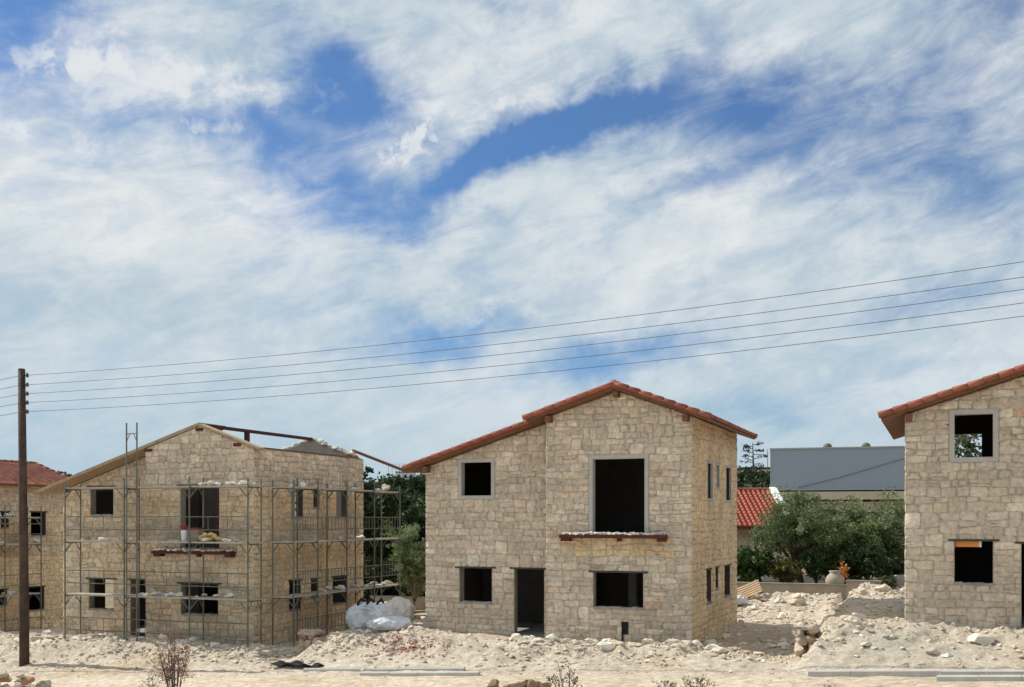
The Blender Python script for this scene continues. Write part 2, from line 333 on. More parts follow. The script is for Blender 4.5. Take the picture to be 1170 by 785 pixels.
# ------------------------------------------------------------------ ground
ROADS = -5.6
def road_z(lx):
    return np.where(lx < 14, -0.19 + 0.053 * np.maximum(lx, -60), -0.19 + 0.053 * 14 + 0.02 * (np.minimum(lx, 60) - 14))
EDGES = [(-45.5, -2.3), (-28.6, -1.51), (-12.35, -0.67), (3.85, 0.0), (21.0, 1.04), (99, 1.6)]      # right edge of each terrace, its level
def pad_z(lx, wid):
    z = np.full_like(lx, EDGES[0][1])
    for (e, _), (_, nz), (_, pz) in zip(EDGES[:-1], EDGES[1:], EDGES[:-1]):
        z = z + (nz - pz) * sstep(e - wid * 0.5, e + wid * 0.5, lx)
    return z
def height(lx, ly):
    lx = np.asarray(lx, float); ly = np.asarray(ly, float)
    w = 0.75 + 0.5 * np.abs(fbm(ly * 0.9, lx * 0, 5))
    jx = 0.35 * fbm(ly * 0.8, ly * 0, 9, 2)
    pad = pad_z(lx + jx, w)
    # ground climbs to the garden walls behind
    rise = np.where(lx > 3.4, 0.25, 0.75 - 0.47 * sstep(-4, -7, lx))
    pad = pad + rise * sstep(8.5, 14.0, ly) + 0.10 * fbm(lx * 0.5, ly * 0.5, 3) * sstep(0.5, 3, ly + 0.0)
    rz = road_z(lx)
    edge = -1.45 + 0.5 * fbm(lx * 0.35, lx * 0 + 2, 21)
    t = sstep(-5.0, 0.0, ly - edge - 0.45) ** 1.25
    z = rz * (1 - t) + pad * t
    bank = np.exp(-((ly + 2.4) / 1.3) ** 2)
    z = z + bank * (0.10 + 0.32 * fbm(lx * 0.8, ly * 1.1, 31) + 0.13 * fbm(lx * 2.6, ly * 2.6, 41, 3) + 0.20 * np.abs(fbm(lx * 1.7 + 0.6 * ly, ly * 1.9, 43, 3)) + 0.09 * fbm(lx * 7.5, ly * 7.5, 47, 2))
    # low spoil heap left of the middle house and rubble against its left part
    z = z + 0.22 * np.exp(-((lx + 9.0) / 2.2) ** 2 - ((ly + 1.4) / 1.3) ** 2)
    z = z - 0.30 * np.exp(-((lx + 13.3) / 0.9) ** 2 - ((ly + 1.9) / 1.0) ** 2) - 0.28 * np.exp(-((lx - 2.9) / 0.8) ** 2 - ((ly + 2.2) / 0.9) ** 2)
    z = z - 0.12 * np.exp(-((lx + 5.7) / 0.8) ** 2 - ((ly + 0.3) / 1.2) ** 2)
    z = z + 0.22 * np.exp(-((lx + 22.5) / 6) ** 2 - ((ly + 1.5) / 1.0) ** 2)
    z = z + 0.10 * np.exp(-((lx - 9.0) / 5) ** 2 - ((ly + 3.0) / 1.3) ** 2)
    road = sstep(-4.6, -5.6, ly)
    z = z + 0.03 * fbm(lx * 1.5, ly * 1.5, 51) + 0.06 * fbm(lx * 3.2, ly * 3.2, 57, 3) * (1 - 0.8 * road)
    for o_, w_ in ((0.0, 0.07), (0.22, 0.06), (1.55, 0.07), (1.8, 0.06), (-1.3, 0.06)):      # curved tyre marks swinging up to the plot
        cv = -4.7 + o_ * 0.55 + 0.03 * (lx + 4.0) ** 2 * 0.55
        z = z - 0.035 * np.exp(-((ly - cv) / w_) ** 2) * sstep(-5.5, -3.5, lx) * sstep(5.5, 3.0, lx) * (0.7 + 0.6 * np.sin(lx * 22))
    # wheel ruts along the track
    z = z - road * 0.035 * (np.exp(-((ly + 7.6 + 0.15 * fbm(lx * 0.2, lx * 0, 71)) / 0.22) ** 2) + np.exp(-((ly + 9.3 + 0.15 * fbm(lx * 0.2, lx * 0, 71)) / 0.22) ** 2))
    # loose heaps on the open plots behind
    z = z + 0.22 * np.maximum(0, fbm(lx * 0.6, ly * 0.6, 81)) * sstep(5, 10, ly)
    z = z + 0.35 * np.exp(-((lx - 3.6) / 0.9) ** 2 - ((ly - 10.5) / 2.5) ** 2)
    far = sstep(16, 30, ly)
    z = z * (1 - far) + far * (0.5 + 0.0 * lx)
    # houses stand on clean floors
    for P in (PA, PB, PC, PD):
        ox, oy = toloc(P[0], P[1])
        ins = (lx > ox - 9.5) & (lx < ox - 0.15) & (ly > oy + 0.2) & (ly < oy + 7.9) & ~((lx < ox - 4.9) & (ly < oy + 1.05))
        z = np.where(ins, P[2] - 0.12, z)
    lim = sstep(-14, -22, ly)
    return z * (1 - lim) + lim * (-0.6)
def gz(lx, ly): return float(height(np.array([lx]), np.array([ly]))[0])

def build_ground():
    xs = np.concatenate([[-2500, -1200, -500, -250, -130, -80], np.arange(-58, -34, 0.5), np.arange(-34, 24, 0.13), np.arange(24, 45, 0.6), [60, 90, 140, 250, 500, 1200, 2500]])
    ys = np.concatenate([[-300, -150, -80, -50, -34, -26, -20, -16, -13], np.arange(-11.5, -7, 0.3), np.arange(-7, 1.6, 0.10), np.arange(1.6, 16, 0.2), np.arange(16, 40, 1.0), [48, 60, 80, 120, 200, 400, 900, 2500]])
    X, Y = np.meshgrid(xs, ys); Z = height(X, Y)
    V = np.stack([PB[0] + X * AX[0] + Y * BX[0], PB[1] + X * AX[1] + Y * BX[1], Z], -1).reshape(-1, 3)
    nx, ny = len(xs), len(ys); i = np.arange(nx * ny).reshape(ny, nx)
    F = np.stack([i[:-1, :-1], i[:-1, 1:], i[1:, 1:], i[1:, :-1]], -1).reshape(-1, 4)
    # ground colour: pale packed dust on the track, grey-green and yellow patches of other spoil, brown earth behind the garden walls
    c = np.ones((ny, nx, 3))
    tr = sstep(-5.2, -6.4, Y)[..., None]; c = c * (1 - tr) + tr * np.array([1.12, 1.10, 1.06])
    g = (np.exp(-((X - 6.0) / 1.6) ** 2 - ((Y + 3.4) / 1.1) ** 2) * 0.8)[..., None]; c = c * (1 - g) + g * np.array([0.78, 0.86, 0.86])
    yl = (sstep(0.05, 0.45, fbm(X * 0.3, Y * 0.3, 91)) * 0.7)[..., None]; c = c * (1 - yl) + yl * np.array([1.02, 0.96, 0.86])
    br = np.clip(sstep(14.5, 15.5, Y), 0, 1)[..., None]; c = c * (1 - br) + br * np.array([0.42, 0.40, 0.34])
    dk = (np.exp(-((X - 1.9) / 2.0) ** 4 - ((Y - 2.0) / 3.6) ** 4) * (0.55 + 0.9 * fbm(X * 0.9, Y * 0.9, 97))).clip(0, 0.8)[..., None]; c = c * (1 - dk) + dk * np.array([0.75, 0.62, 0.52])  # painted shade: browner ground where the middle house casts its shadow
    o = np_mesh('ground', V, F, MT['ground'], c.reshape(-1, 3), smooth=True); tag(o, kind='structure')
build_ground()

def build_hills():
    # scrub-covered ridge far behind, one wide sheet
    us = np.linspace(-900, 900, 180); vs = np.linspace(150, 620, 40)
    X, Y = np.meshgrid(us, vs)
    prof = (17.5 - 15.0 * sstep(-75, -110, X)) + 3.0 * fbm(X * 0.012, X * 0, 7) + 2.0 * fbm(X * 0.05, X * 0, 8)
    rise = sstep(150, 330, Y)
    Z = 0.3 + prof * rise * (1 + 0.25 * sstep(330, 620, Y)) + 1.6 * fbm(X * 0.05, Y * 0.05, 12) * rise
    V = np.stack([X, Y, Z], -1).reshape(-1, 3); ny, nx = X.shape; i = np.arange(nx * ny).reshape(ny, nx)
    F = np.stack([i[:-1, :-1], i[:-1, 1:], i[1:, 1:], i[1:, :-1]], -1).reshape(-1, 4)
    m = material('dry_hillside', (0.16, 0.135, 0.095), 0.95, 0.35, 0.05, 0.5, 0.4, col2=(0.07, 0.075, 0.045), c2scale=0.06)
    tag(np_mesh('hills', V, F, m, smooth=True), kind='structure')
    return lambda x, y: float(0.3 + (17.5 + 3.0 * fbm(np.array([x * 0.012]), np.array([0.0]), 7)[0] + 2.0 * fbm(np.array([x * 0.05]), np.array([0.0]), 8)[0]) * sstep(150, 330, y) * (1 + 0.25 * sstep(330, 620, y)) + 1.6 * fbm(np.array([x * 0.05]), np.array([y * 0.05]), 12)[0] * sstep(150, 330, y))
hill_z = build_hills()

# ------------------------------------------------------------------ stone houses
APX, APZ, SR, SL = -2.38, 8.07, 0.365, 0.312
W1, W2, DP, RC = 4.8, 4.83, 8.0, 0.9
XL = -(W1 + W2)
def prof_z(x): return APZ - SR * (x - APX) if x > APX else APZ - SL * (APX - x)

def wall_box(mb, O, U, Nn, L, top, holes, th, mcol, z0=-0.35, u0=0.0):
    """solid wall: outer face on the plane O + u*U, outward normal Nn; top(u) gives the upper edge"""
    O, U, Nn = np.array(O, float), np.array(U, float), np.array(Nn, float)
    us = sorted(set([u0, L] + [h[0] for h in holes] + [h[1] for h in holes] + [k for k in top.breaks if u0 < k < L]))
    for a, b in zip(us[:-1], us[1:]):
        hs = sorted([(h[2], h[3]) for h in holes if h[0] <= a + 1e-6 and h[1] >= b - 1e-6])
        z = z0; segs = []
        for p, q in hs:
            if p > z + 1e-6: segs.append((z, z, p, p))
            z = q
        segs.append((z, z, top(a), top(b)))
        for za, zb, ta, tb in segs:
            P = [O + U * a + np.array([0, 0, za]), O + U * b + np.array([0, 0, zb]), O + U * b + np.array([0, 0, tb]), O + U * a + np.array([0, 0, ta])]
            Q = [p - Nn * th for p in P]
            vs = [tuple(p) for p in P + Q]
            ccw = np.dot(np.cross(U, np.array([0, 0, 1.0])), Nn) > 0
            f = (0, 1, 2, 3) if ccw else (3, 2, 1, 0)
            mb.add(vs, [f], 0, mcol)
            g = (7, 6, 5, 4) if ccw else (4, 5, 6, 7)
            mb.add(vs, [g], 1, (1, 1, 1)); mb.add(vs, [(0, 4, 5, 1), (3, 2, 6, 7), (0, 3, 7, 4), (1, 5, 6, 2)], 2, (1, 1, 1))

PAL = np.array([(0.60, 0.51, 0.40), (0.50, 0.42, 0.33), (0.57, 0.49, 0.39), (0.70, 0.62, 0.51), (0.46, 0.385, 0.305), (0.60, 0.495, 0.365), (0.52, 0.455, 0.38), (0.54, 0.43, 0.33), (0.66, 0.58, 0.47)])
def stones(mb, O, U, Nn, L, top, holes, seed, tint, hrow=(0.15, 0.27), wid=(0.25, 0.60), ztop=8.2, mort=None):
    rs = random.Random(seed)
    O, U, Nn = np.array(O, float), np.array(U, float), np.array(Nn, float)
    ccw = np.dot(np.cross(U, np.array([0, 0, 1.0])), Nn) > 0
    bz = sorted(set([-0.3] + [h[2] for h in holes] + [h[3] for h in holes] + [ztop])); b2 = [bz[0]]
    for z in bz[1:]:
        if z - b2[-1] > 0.13: b2.append(z)
    rows = []
    for a, b in zip(b2[:-1], b2[1:]):
        n = max(1, round((b - a) / (0.8 * sum(hrow) * rs.uniform(0.55, 0.68)))); cuts = [a]
        ws = [rs.uniform(*hrow) for _ in range(n)]; s = sum(ws)
        for w in ws: cuts.append(cuts[-1] + w / s * (b - a))
        rows += list(zip(cuts[:-1], cuts[1:]))
    wob = {}
    def wav(z, u):
        k = round(z, 3)
        if k not in wob: wob[k] = (rs.uniform(0, 6.3), rs.uniform(0, 6.3), rs.uniform(1.2, 2.2))
        p = wob[k]; return 0.026 * math.sin(u * p[2] + p[0]) + 0.020 * math.sin(u * 5.1 + p[1])
    blocked = []
    for ri, (z0, z1) in enumerate(rows):
        zc = 0.5 * (z0 + z1)
        forb = [(h[0], h[1]) for h in holes if h[2] < zc < h[3]] + blocked
        blocked = []
        segs = [(0.0, L)]
        for f0, f1 in forb:
            ns = []
            for s0, s1 in segs:
                if f1 <= s0 or f0 >= s1: ns.append((s0, s1)); continue
                if f0 - s0 > 0.06: ns.append((s0, f0))
                if s1 - f1 > 0.06: ns.append((f1, s1))
            segs = ns
        for s0, s1 in segs:
            u = s0
            while u < s1 - 1e-6:
                w = rs.uniform(*wid) if rs.random() < 0.85 else rs.uniform(0.15, 0.25)
                if s1 - (u + w) < 0.14: w = s1 - u
                e = u + w
                items = [(u, e, z0, z1)]
                r_ = rs.random()
                if r_ < 0.20 and z1 - z0 > 0.21:
                    zm = z0 + (z1 - z0) * rs.uniform(0.4, 0.6); items = [(u, e, z0, zm), (u, e, zm, z1)]
                elif r_ < 0.22 and ri + 1 < len(rows) and w < 0.5:
                    n0, n1 = rows[ri + 1]
                    hit = any(h[2] < 0.5 * (n0 + n1) < h[3] and not (h[1] <= u or h[0] >= e) for h in holes)
                    if not hit and n1 - n0 < 0.30:
                        zz = n0 + (n1 - n0) * 1.0; items = [(u, e, z0, zz)]; blocked.append((u, e))
                for (a, b, c, d) in items: one_stone(mb, O, U, Nn, a, b, c, d, top, rs, tint, wav, ccw, L, near_holes(holes, a, b, c, d))
                u = e
def near_holes(holes, a, b, c, d): return [h for h in holes if h[0] < b + 0.08 and h[1] > a - 0.08 and h[2] < d + 0.08 and h[3] > c - 0.08]
def one_stone(mb, O, U, Nn, a, b, c, d, top, rs, tint, wav, ccw, L, hl):
    g = rs.uniform(0.003, 0.012)
    j = 0.028
    cs = [[a + g + rs.uniform(-0.4, 1) * j * 0.6, c + g + wav(c, a) + rs.uniform(-j, j) * 0.6], [b - g - rs.uniform(-0.4, 1) * j * 0.6, c + g + wav(c, b) + rs.uniform(-j, j) * 0.6],
          [b - g - rs.uniform(-0.4, 1) * j * 0.6, d - g + wav(d, b) - rs.uniform(-j, j) * 0.6], [a + g + rs.uniform(-0.4, 1) * j * 0.6, d - g + wav(d, a) - rs.uniform(-j, j) * 0.6]]
    if a <= 0.001: cs[0][0] = cs[3][0] = -0.022
    if b >= L - 0.001: cs[1][0] = cs[2][0] = L + 0.022
    out = []; h = d - c; w = b - a
    for k in range(4):
        p, q, r = cs[k - 1], cs[k], cs[(k + 1) % 4]
        rad = min(w, h) * (rs.uniform(0.10, 0.26) if rs.random() < 0.7 else rs.uniform(0.26, 0.44))
        lp = math.hypot(p[0] - q[0], p[1] - q[1]) + 1e-6; lr = math.hypot(r[0] - q[0], r[1] - q[1]) + 1e-6
        A = [q[0] + (p[0] - q[0]) * rad / lp, q[1] + (p[1] - q[1]) * rad / lp]; B = [q[0] + (r[0] - q[0]) * rad / lr, q[1] + (r[1] - q[1]) * rad / lr]
        m_ = [0.5 * q[0] + 0.25 * (A[0] + B[0]), 0.5 * q[1] + 0.25 * (A[1] + B[1])]
        out += [A, m_, B]
        nb = [q[0] + (r[0] - q[0]) * 0.5 + rs.uniform(-1, 1) * 0.012, q[1] + (r[1] - q[1]) * 0.5 + rs.uniform(-1, 1) * 0.020]
        out.append(nb)
    mx = 0.0
    for p in out:
        p[1] = min(p[1], top(p[0]) - 0.02)
        for q in hl:
            if q[0] < p[0] < q[1] and q[2] < p[1] < q[3]:
                dd = (p[0] - q[0], q[1] - p[0], p[1] - q[2], q[3] - p[1]); k = dd.index(min(dd))
                if k == 0: p[0] = q[0]
                elif k == 1: p[0] = q[1]
                elif k == 2: p[1] = q[2]
                else: p[1] = q[3]
    zlo = min(p[1] for p in out); zhi = max(p[1] for p in out)
    if zhi - zlo < 0.05 or zhi < -0.28: return
    cu = sum(p[0] for p in out) / 16; cz = sum(p[1] for p in out) / 16
    H = rs.uniform(0.006, 0.028); tu, tv = rs.uniform(-0.012, 0.012), rs.uniform(-0.012, 0.012)
    ins = min(0.035, 0.28 * min(w, zhi - zlo)); rr = max(0.3, 1 - ins / (0.5 * min(w, zhi - zlo) + 1e-3) * 0.5)
    rings = []
    for sc, hh in ((1.0, -0.006), (0.985, H * 0.62), (rr, H)):
        ring = []
        for p in out:
            pu = cu + (p[0] - cu) * sc; pz = cz + (p[1] - cz) * sc
            dd = hh + ((pu - cu) / w * tu + (pz - cz) / max(h, 0.1) * tv if hh > 0 else 0) + (rs.uniform(-0.006, 0.006) if hh > 0 else 0)
            ring.append(tuple(O + U * pu + np.array([0, 0, pz]) + Nn * dd))
        rings.append(ring)
    vs = rings[0] + rings[1] + rings[2] + [tuple(O + U * cu + np.array([0, 0, cz]) + Nn * (H + 0.004))]
    fs = []
    for k in range(2):
        for i in range(16):
            q = (k * 16 + i, k * 16 + (i + 1) % 16, (k + 1) * 16 + (i + 1) % 16, (k + 1) * 16 + i); fs.append(q if ccw else q[::-1])
    for i in range(16):
        q = (32 + i, 32 + (i + 1) % 16, 48); fs.append(q if ccw else q[::-1])
    base = PAL[rs.randrange(len(PAL))] * rs.uniform(0.82, 1.14)
    base = base * 0.68 + PAL.mean(0) * 0.37
    if rs.random() < 0.012: base = base * np.array([0.85, 0.72, 0.62])
    if rs.random() < 0.05: base = base * 1.18
    t = tint(cu, cz, rs)
    cc = base * np.array(t) * np.array((1.06, 1.045, 1.045)); cc = cc * min(1.0, 0.74 / cc.max())
    mb.add(vs, fs, 0, tuple(cc))

class Top:
    def __init__(s, fn, breaks=()): s.fn = fn; s.breaks = breaks
    def __call__(s, u): return s.fn(u)

def tile_sheet(mb, xe, ze, xr, zr, y0, y1, rs, tc=(0.31, 0.095, 0.060)):
    """overlapping barrel tiles from the eave (xe, ze) up to the ridge (xr, zr)"""
    L = math.hypot(xr - xe, zr - ze); dx, dz = (xr - xe) / L, (zr - ze) / L
    nx, nz = -dz, dx
    if nz < 0: nx, nz = -nx, -nz
    P = 0.235; ncol = max(2, int(round((y1 - y0) / P))); P = (y1 - y0) / ncol; K = 7
    C = max(2, int(round(L / 0.36)));
    prof = [0.058 * max(0.0, math.cos(2 * math.pi * (k / K - 0.5))) ** 0.7 if abs(k / K - 0.5) < 0.25 else -0.012 for k in range(K)]
    cols = [[np.array(tc) * rs.uniform(0.75, 1.2) * np.array((1, rs.uniform(0.9, 1.25), rs.uniform(0.9, 1.3))) for _ in range(C)] for _ in range(ncol + 1)]
    off = [[rs.uniform(-0.006, 0.006) for _ in range(C)] for _ in range(ncol + 1)]
    rows = []
    def row(t, h, c, flat=None):
        r = []
        for i in range(ncol * K + 1):
            ci = min(i // K, ncol - 1); k = i % K
            hh = (prof[k] + h + off[ci][c]) if flat is None else flat
            x = xe + dx * t + nx * hh; z = ze + dz * t + nz * hh
            r.append(((x, y0 + P * i / K, z), tuple(cols[ci][c])))
        rows.append(r)
    row(0.0, 0, 0, flat=-0.02)
    for c in range(C):
        row(L * c / C - (0.01 if c else 0), 0.038, c); row(L * (c + 1) / C, 0.006, c)
    n = ncol * K + 1; base = len(mb.v)
    for r in rows:
        for v, c in r: mb.v.append(v); mb.c.append(c)
    up = xe < xr
    for j in range(len(rows) - 1):
        for i in range(n - 1):
            q = (base + j * n + i, base + j * n + i + 1, base + (j + 1) * n + i + 1, base + (j + 1) * n + i)
            mb.f.append(q[::-1] if up else q); mb.m.append(0)
def barrel_run(mb, p0, p1, r, step, rs, c0=(0.27, 0.090, 0.060), lift=0.0):
    p0, p1 = np.array(p0, float), np.array(p1, float); L = np.linalg.norm(p1 - p0); d = (p1 - p0) / L; n = max(1, int(round(L / step)))
    for k in range(n):
        a = p0 + d * L * k / n; b = p0 + d * (L * (k + 1) / n + 0.05)
        c = tuple(np.array(c0) * rs.uniform(0.8, 1.2) * np.array((1, rs.uniform(0.92, 1.2), rs.uniform(0.92, 1.25))))
        mb.tube(a + np.array([0, 0, lift]), b + np.array([0, 0, lift - 0.012]), r * 1.06, r * 0.84, 12, 0, c)

def ring_boxes(mb, axis, u0, u1, z0, z1, wd, d0, d1):
    """rectangular surround round an opening; axis 'x' (front, face at y) or 'y' (side, face at x)"""
    def bx(a, b, c, d):
        if axis == 'x': mb.box(a, b, d0, d1, c, d)
        else: mb.box(d0, d1, a, b, c, d)
    bx(u0 - wd, u1 + wd, z1, z1 + wd); bx(u0 - wd, u1 + wd, z0 - wd, z0); bx(u0 - wd, u0, z0, z1); bx(u1, u1 + wd, z0, z1)

def house(name, label, P, seed, tiled=True, tintf=None, framed=True, back=(), left=(), mcol=(0.46, 0.395, 0.31), detail=True, tilec=(0.27, 0.085, 0.055), inner='block', recess=None, group='two storey stone houses under construction'):
    root = empty(name, tuple(P), -TH); tag(root, label, 'house', group)
    rs = random.Random(seed)
    tf = tintf or (lambda wall: (lambda u, z, r: (1, 1, 1)))
    fw = 0.13
    F1 = [(-3.20, -1.55, 1.10, 2.28)]; F1f = [(-3.22, -1.50, 3.52, 5.90)]
    F2 = [(-8.35, -7.13, 1.06, 2.30), (-6.30, -5.22, -0.02, 2.30)]; F2f = [(-8.27, -7.15, 4.78, 5.93)]
    if recess: F2, F2f = recess
    S1 = [(2.30, 3.10, 1.14, 2.30), (3.85, 4.35, 1.52, 2.30), (5.50, 6.60, 1.14, 2.30)]
    S2 = [(2.45, 3.25, 4.66, 5.84), (4.02, 4.46, 5.06, 5.84), (5.78, 6.70, 4.66, 5.84)]
    g = lambda h, k: (h[0] - k, h[1] + k, h[2] - k, h[3] + k)
    kf, ks = (fw, 0.07) if framed else (0.0, 0.0)
    hf = F1 + [g(h, kf) for h in F1f]; hl = F2 + [g(h, kf) for h in F2f]; hs = S1 + [g(h, ks) for h in S2]
    sh = lambda hs_, o: [(h[0] - o, h[1] - o, h[2], h[3]) for h in hs_]
    walls = [
        ('front', (-W1, 0, 0), (1, 0, 0), (0, -1, 0), W1, Top(lambda u: prof_z(u - W1), (W1 + APX,)), sh(hf, -W1), 0, 0.0),
        ('recess', (XL, RC, 0), (1, 0, 0), (0, -1, 0), W2, Top(lambda u: prof_z(u + XL)), sh(hl, XL), 0, 0.0),
        ('right', (0, 0, 0), (0, 1, 0), (1, 0, 0), DP - 0.3, Top(lambda u: prof_z(0) + 0.0), hs, 0.3, 0.3),
        ('return', (-W1, 0, 0), (0, 1, 0), (-1, 0, 0), RC + 0.3, Top(lambda u: prof_z(-W1) - 0.01), [], 0.3, 0.3),
        ('left', (XL, RC, 0), (0, 1, 0), (-1, 0, 0), DP - RC - 0.3, Top(lambda u: prof_z(XL)), list(left), 0.3, 0.3),
        ('back', (XL, DP, 0), (1, 0, 0), (0, 1, 0), W1 + W2, Top(lambda u: prof_z(u + XL) - (0.0 if tiled else 0.0), (XL * -1 + APX,)), sh(list(back), XL), 0, 0.0)]
    for k, (wn, O, U, Nn, L, top, holes, u0, _) in enumerate(walls):
        mb = MB(); wall_box(mb, O, U, Nn, L, top, holes, 0.3, mcol, u0=u0)
        Ls = {'right': DP, 'return': RC, 'left': DP - RC}.get(wn, L)
        kw = dict(hrow=(0.19, 0.26), wid=(0.24, 0.52)) if wn == 'right' else (dict(hrow=(0.25, 0.34), wid=(0.3, 0.7)) if wn in ('left', 'back') else {})
        if detail or wn in ('right',):
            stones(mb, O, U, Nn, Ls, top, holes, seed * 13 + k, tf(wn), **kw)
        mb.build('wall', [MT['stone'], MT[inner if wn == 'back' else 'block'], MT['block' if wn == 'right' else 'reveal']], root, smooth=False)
    for w_ in root.children:
        me = w_.data; sm = np.zeros(len(me.polygons), dtype=bool); ar = np.zeros(len(me.polygons), dtype=np.float32); me.polygons.foreach_get('area', ar)
        sm[:] = ar < 0.03; me.polygons.foreach_set('use_smooth', sm)
    # surrounds, lintels, sills
    if framed:
        for h in F1f: mb = MB(); ring_boxes(mb, 'x', *h, fw, -0.028, 0.26); mb.build('window_frame', MT['surround'], root)
        for h in F2f: mb = MB(); ring_boxes(mb, 'x', *h, fw, RC - 0.028, RC + 0.26); mb.build('window_frame', MT['surround'], root)
        for h in S2: mb = MB(); ring_boxes(mb, 'y', *h, 0.07, -0.05, 0.026); mb.build('window_frame', MT['surround'], root)
    lint = [('x', h, 0.0) for h in F1] + [('x', h, RC) for h in F2] + [('y', h, 0.0) for h in S1]
    if not framed: lint += [('x', h, 0.0) for h in F1f] + [('x', h, RC) for h in F2f] + [('y', h, 0.0) for h in S2]
    for ax, h, o in lint:
        mb = MB(); ex = 0.16 if ax == 'x' else 0.08
        if ax == 'x': mb.box(h[0] - ex, h[1] + ex, o - 0.036, o + 0.28, h[3] - 0.035, h[3] + 0.02)
        else: mb.box(-0.28, 0.034, h[0] - ex, h[1] + ex, h[3] - 0.035, h[3] + 0.02)
        mb.build('lintel', MT['steel_dark'], root)
        if h[2] > 0.5:
            mb = MB(); n = 9
            for i in range(n):
                a = h[0] + (h[1] - h[0]) * i / n; b = h[0] + (h[1] - h[0]) * (i + 1) / n - 0.002; zz = h[2] + rs.uniform(0.03, 0.065)
                if ax == 'x': mb.box(a, b, o - 0.03, o + 0.27, h[2] - 0.03, zz)
                else: mb.box(-0.27, 0.03, a, b, h[2] - 0.03, zz)
            mb.build('sill', MT['concrete'], root)
    # small service hole low in the front wall: its shade is drawn as a black panel further down
    # floors and partitions
    mb = MB(); mb.box(-W1 + 0.02, -0.31, 0.31, DP - 0.31, 3.12, 3.34); mb.box(XL + 0.31, -W1 + 0.018, RC + 0.31, DP - 0.31, 3.12, 3.34); mb.build('floor_slab', MT['concrete'], root)
    mb = MB(); mb.box(-W1 + 0.02, -0.31, 0.31, DP - 0.31, -0.2, 0.02); mb.box(XL + 0.31, -W1 + 0.018, RC + 0.31, DP - 0.31, -0.2, 0.02); mb.build('ground_slab', MT['concrete'], root)
    mb = MB(); mb.box(-4.95, -4.75, 3.3, DP - 0.32, 0.02, 3.11); mb.box(-4.95, -4.75, 3.3, DP - 0.32, 3.35, 6.0)
    if not back: mb.box(-9.3, -4.96, 5.2, 5.4, 0.02, 3.11); mb.box(-4.74, -0.32, 4.6, 4.8, 0.02, 3.11); mb.box(-4.74, -0.32, 4.6, 4.8, 3.35, 6.2)
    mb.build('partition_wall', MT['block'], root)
    mb = MB(); mb.box(-2.75, -2.5, 2.6, 2.85, 0.02, 3.11); mb.build('column', MT['concrete'], root)
    # balcony slab over the lower front window
    bal = MB(); bal.box(-4.2, -0.78, -0.36, -0.04, 3.365, 3.455); bo = bal.build('balcony_slab', MT['concrete'], root)
    fa = MB(); fa.box(-4.25, -0.74, -0.39, -0.363, 3.355, 3.465)
    fa.box(-4.25, -4.203, -0.362, -0.04, 3.355, 3.465); fa.box(-0.777, -0.74, -0.362, -0.04, 3.355, 3.465)
    fa.build('fascia_board', MT['timber_red'], bo)
    for xx, wx in ((-4.06, 0.15), (-2.30, 0.06), (-0.90, 0.12)):
        cb = MB(); cb.box(xx - wx, xx + wx, -0.34 if wx > 0.1 else -0.2, -0.04, 3.25, 3.352); cb.build('corbel', MT['timber_red'], bo)
    # roof
    OV, OE, OB, TK = 0.42, 0.62, 0.42, 0.11
    up = 0.015
    if tiled:
        xl, xr = XL - OE, OE; xs = -W1 - 0.58
        dk = MB()
        def slab(x0, x1, y0, y1, t0=up, t1=up + TK):
            z = [prof_z(x0), prof_z(x1)]
            vs = [(x0, y0, z[0] + t0), (x1, y0, z[1] + t0), (x1, y0, z[1] + t1), (x0, y0, z[0] + t1), (x0, y1, z[0] + t0), (x1, y1, z[1] + t0), (x1, y1, z[1] + t1), (x0, y1, z[0] + t1)]
            dk.add(vs, [(0, 1, 2, 3), (7, 6, 5, 4), (0, 4, 5, 1), (3, 2, 6, 7), (0, 3, 7, 4), (1, 5, 6, 2)])
        slab(APX, xr, -OV, DP + OB); slab(xs, APX - 0.001, -OV, DP + OB); slab(xl, xs - 0.001, RC - OV, DP + OB)
        roof = dk.build('roof', MT['timber'], root)
        ts = MB(); hz = up + TK + 0.03
        tile_sheet(ts, xr + 0.05, prof_z(xr + 0.05) + hz, APX, APZ + hz, -OV - 0.03, DP + OB + 0.03, rs, tilec)
        tile_sheet(ts, xs - 0.05, prof_z(xs - 0.05) + hz, APX, APZ + hz, -OV - 0.03, DP + OB + 0.03, rs, tilec)
        tile_sheet(ts, xl - 0.05, prof_z(xl - 0.05) + hz, xs - 0.02, prof_z(xs - 0.02) + hz, RC - OV - 0.03, DP + OB + 0.03, rs, tilec)
        ts.build('roof_tiles', MT['tile'], roof, smooth=True)
        hv = up + TK + 0.05
        def verge(p0, p1):
            vt = MB(); barrel_run(vt, p0, p1, 0.088, 0.40, rs); vt.build('verge_tiles', MT['tile'], roof, smooth=True)
        for yy in (-OV - 0.05, DP + OB + 0.05):
            verge((xr + 0.07, yy, prof_z(xr + 0.07) + hv), (APX + 0.08, yy, APZ + hv))
        verge((xs - 0.08, -OV - 0.05, prof_z(xs - 0.08) + hv), (APX - 0.08, -OV - 0.05, APZ + hv))
        verge((xl - 0.07, RC - OV - 0.05, prof_z(xl - 0.07) + hv), (xs - 0.02, RC - OV - 0.05, prof_z(xs) + hv))
        verge((xl - 0.07, DP + OB + 0.05, prof_z(xl - 0.07) + hv), (APX - 0.08, DP + OB + 0.05, APZ + hv))
        rt = MB(); barrel_run(rt, (APX, -OV - 0.08, APZ + hz + 0.035), (APX, DP + OB + 0.08, APZ + hz + 0.035), 0.115, 0.40, rs); rt.build('ridge_tiles', MT['tile'], roof, smooth=True)
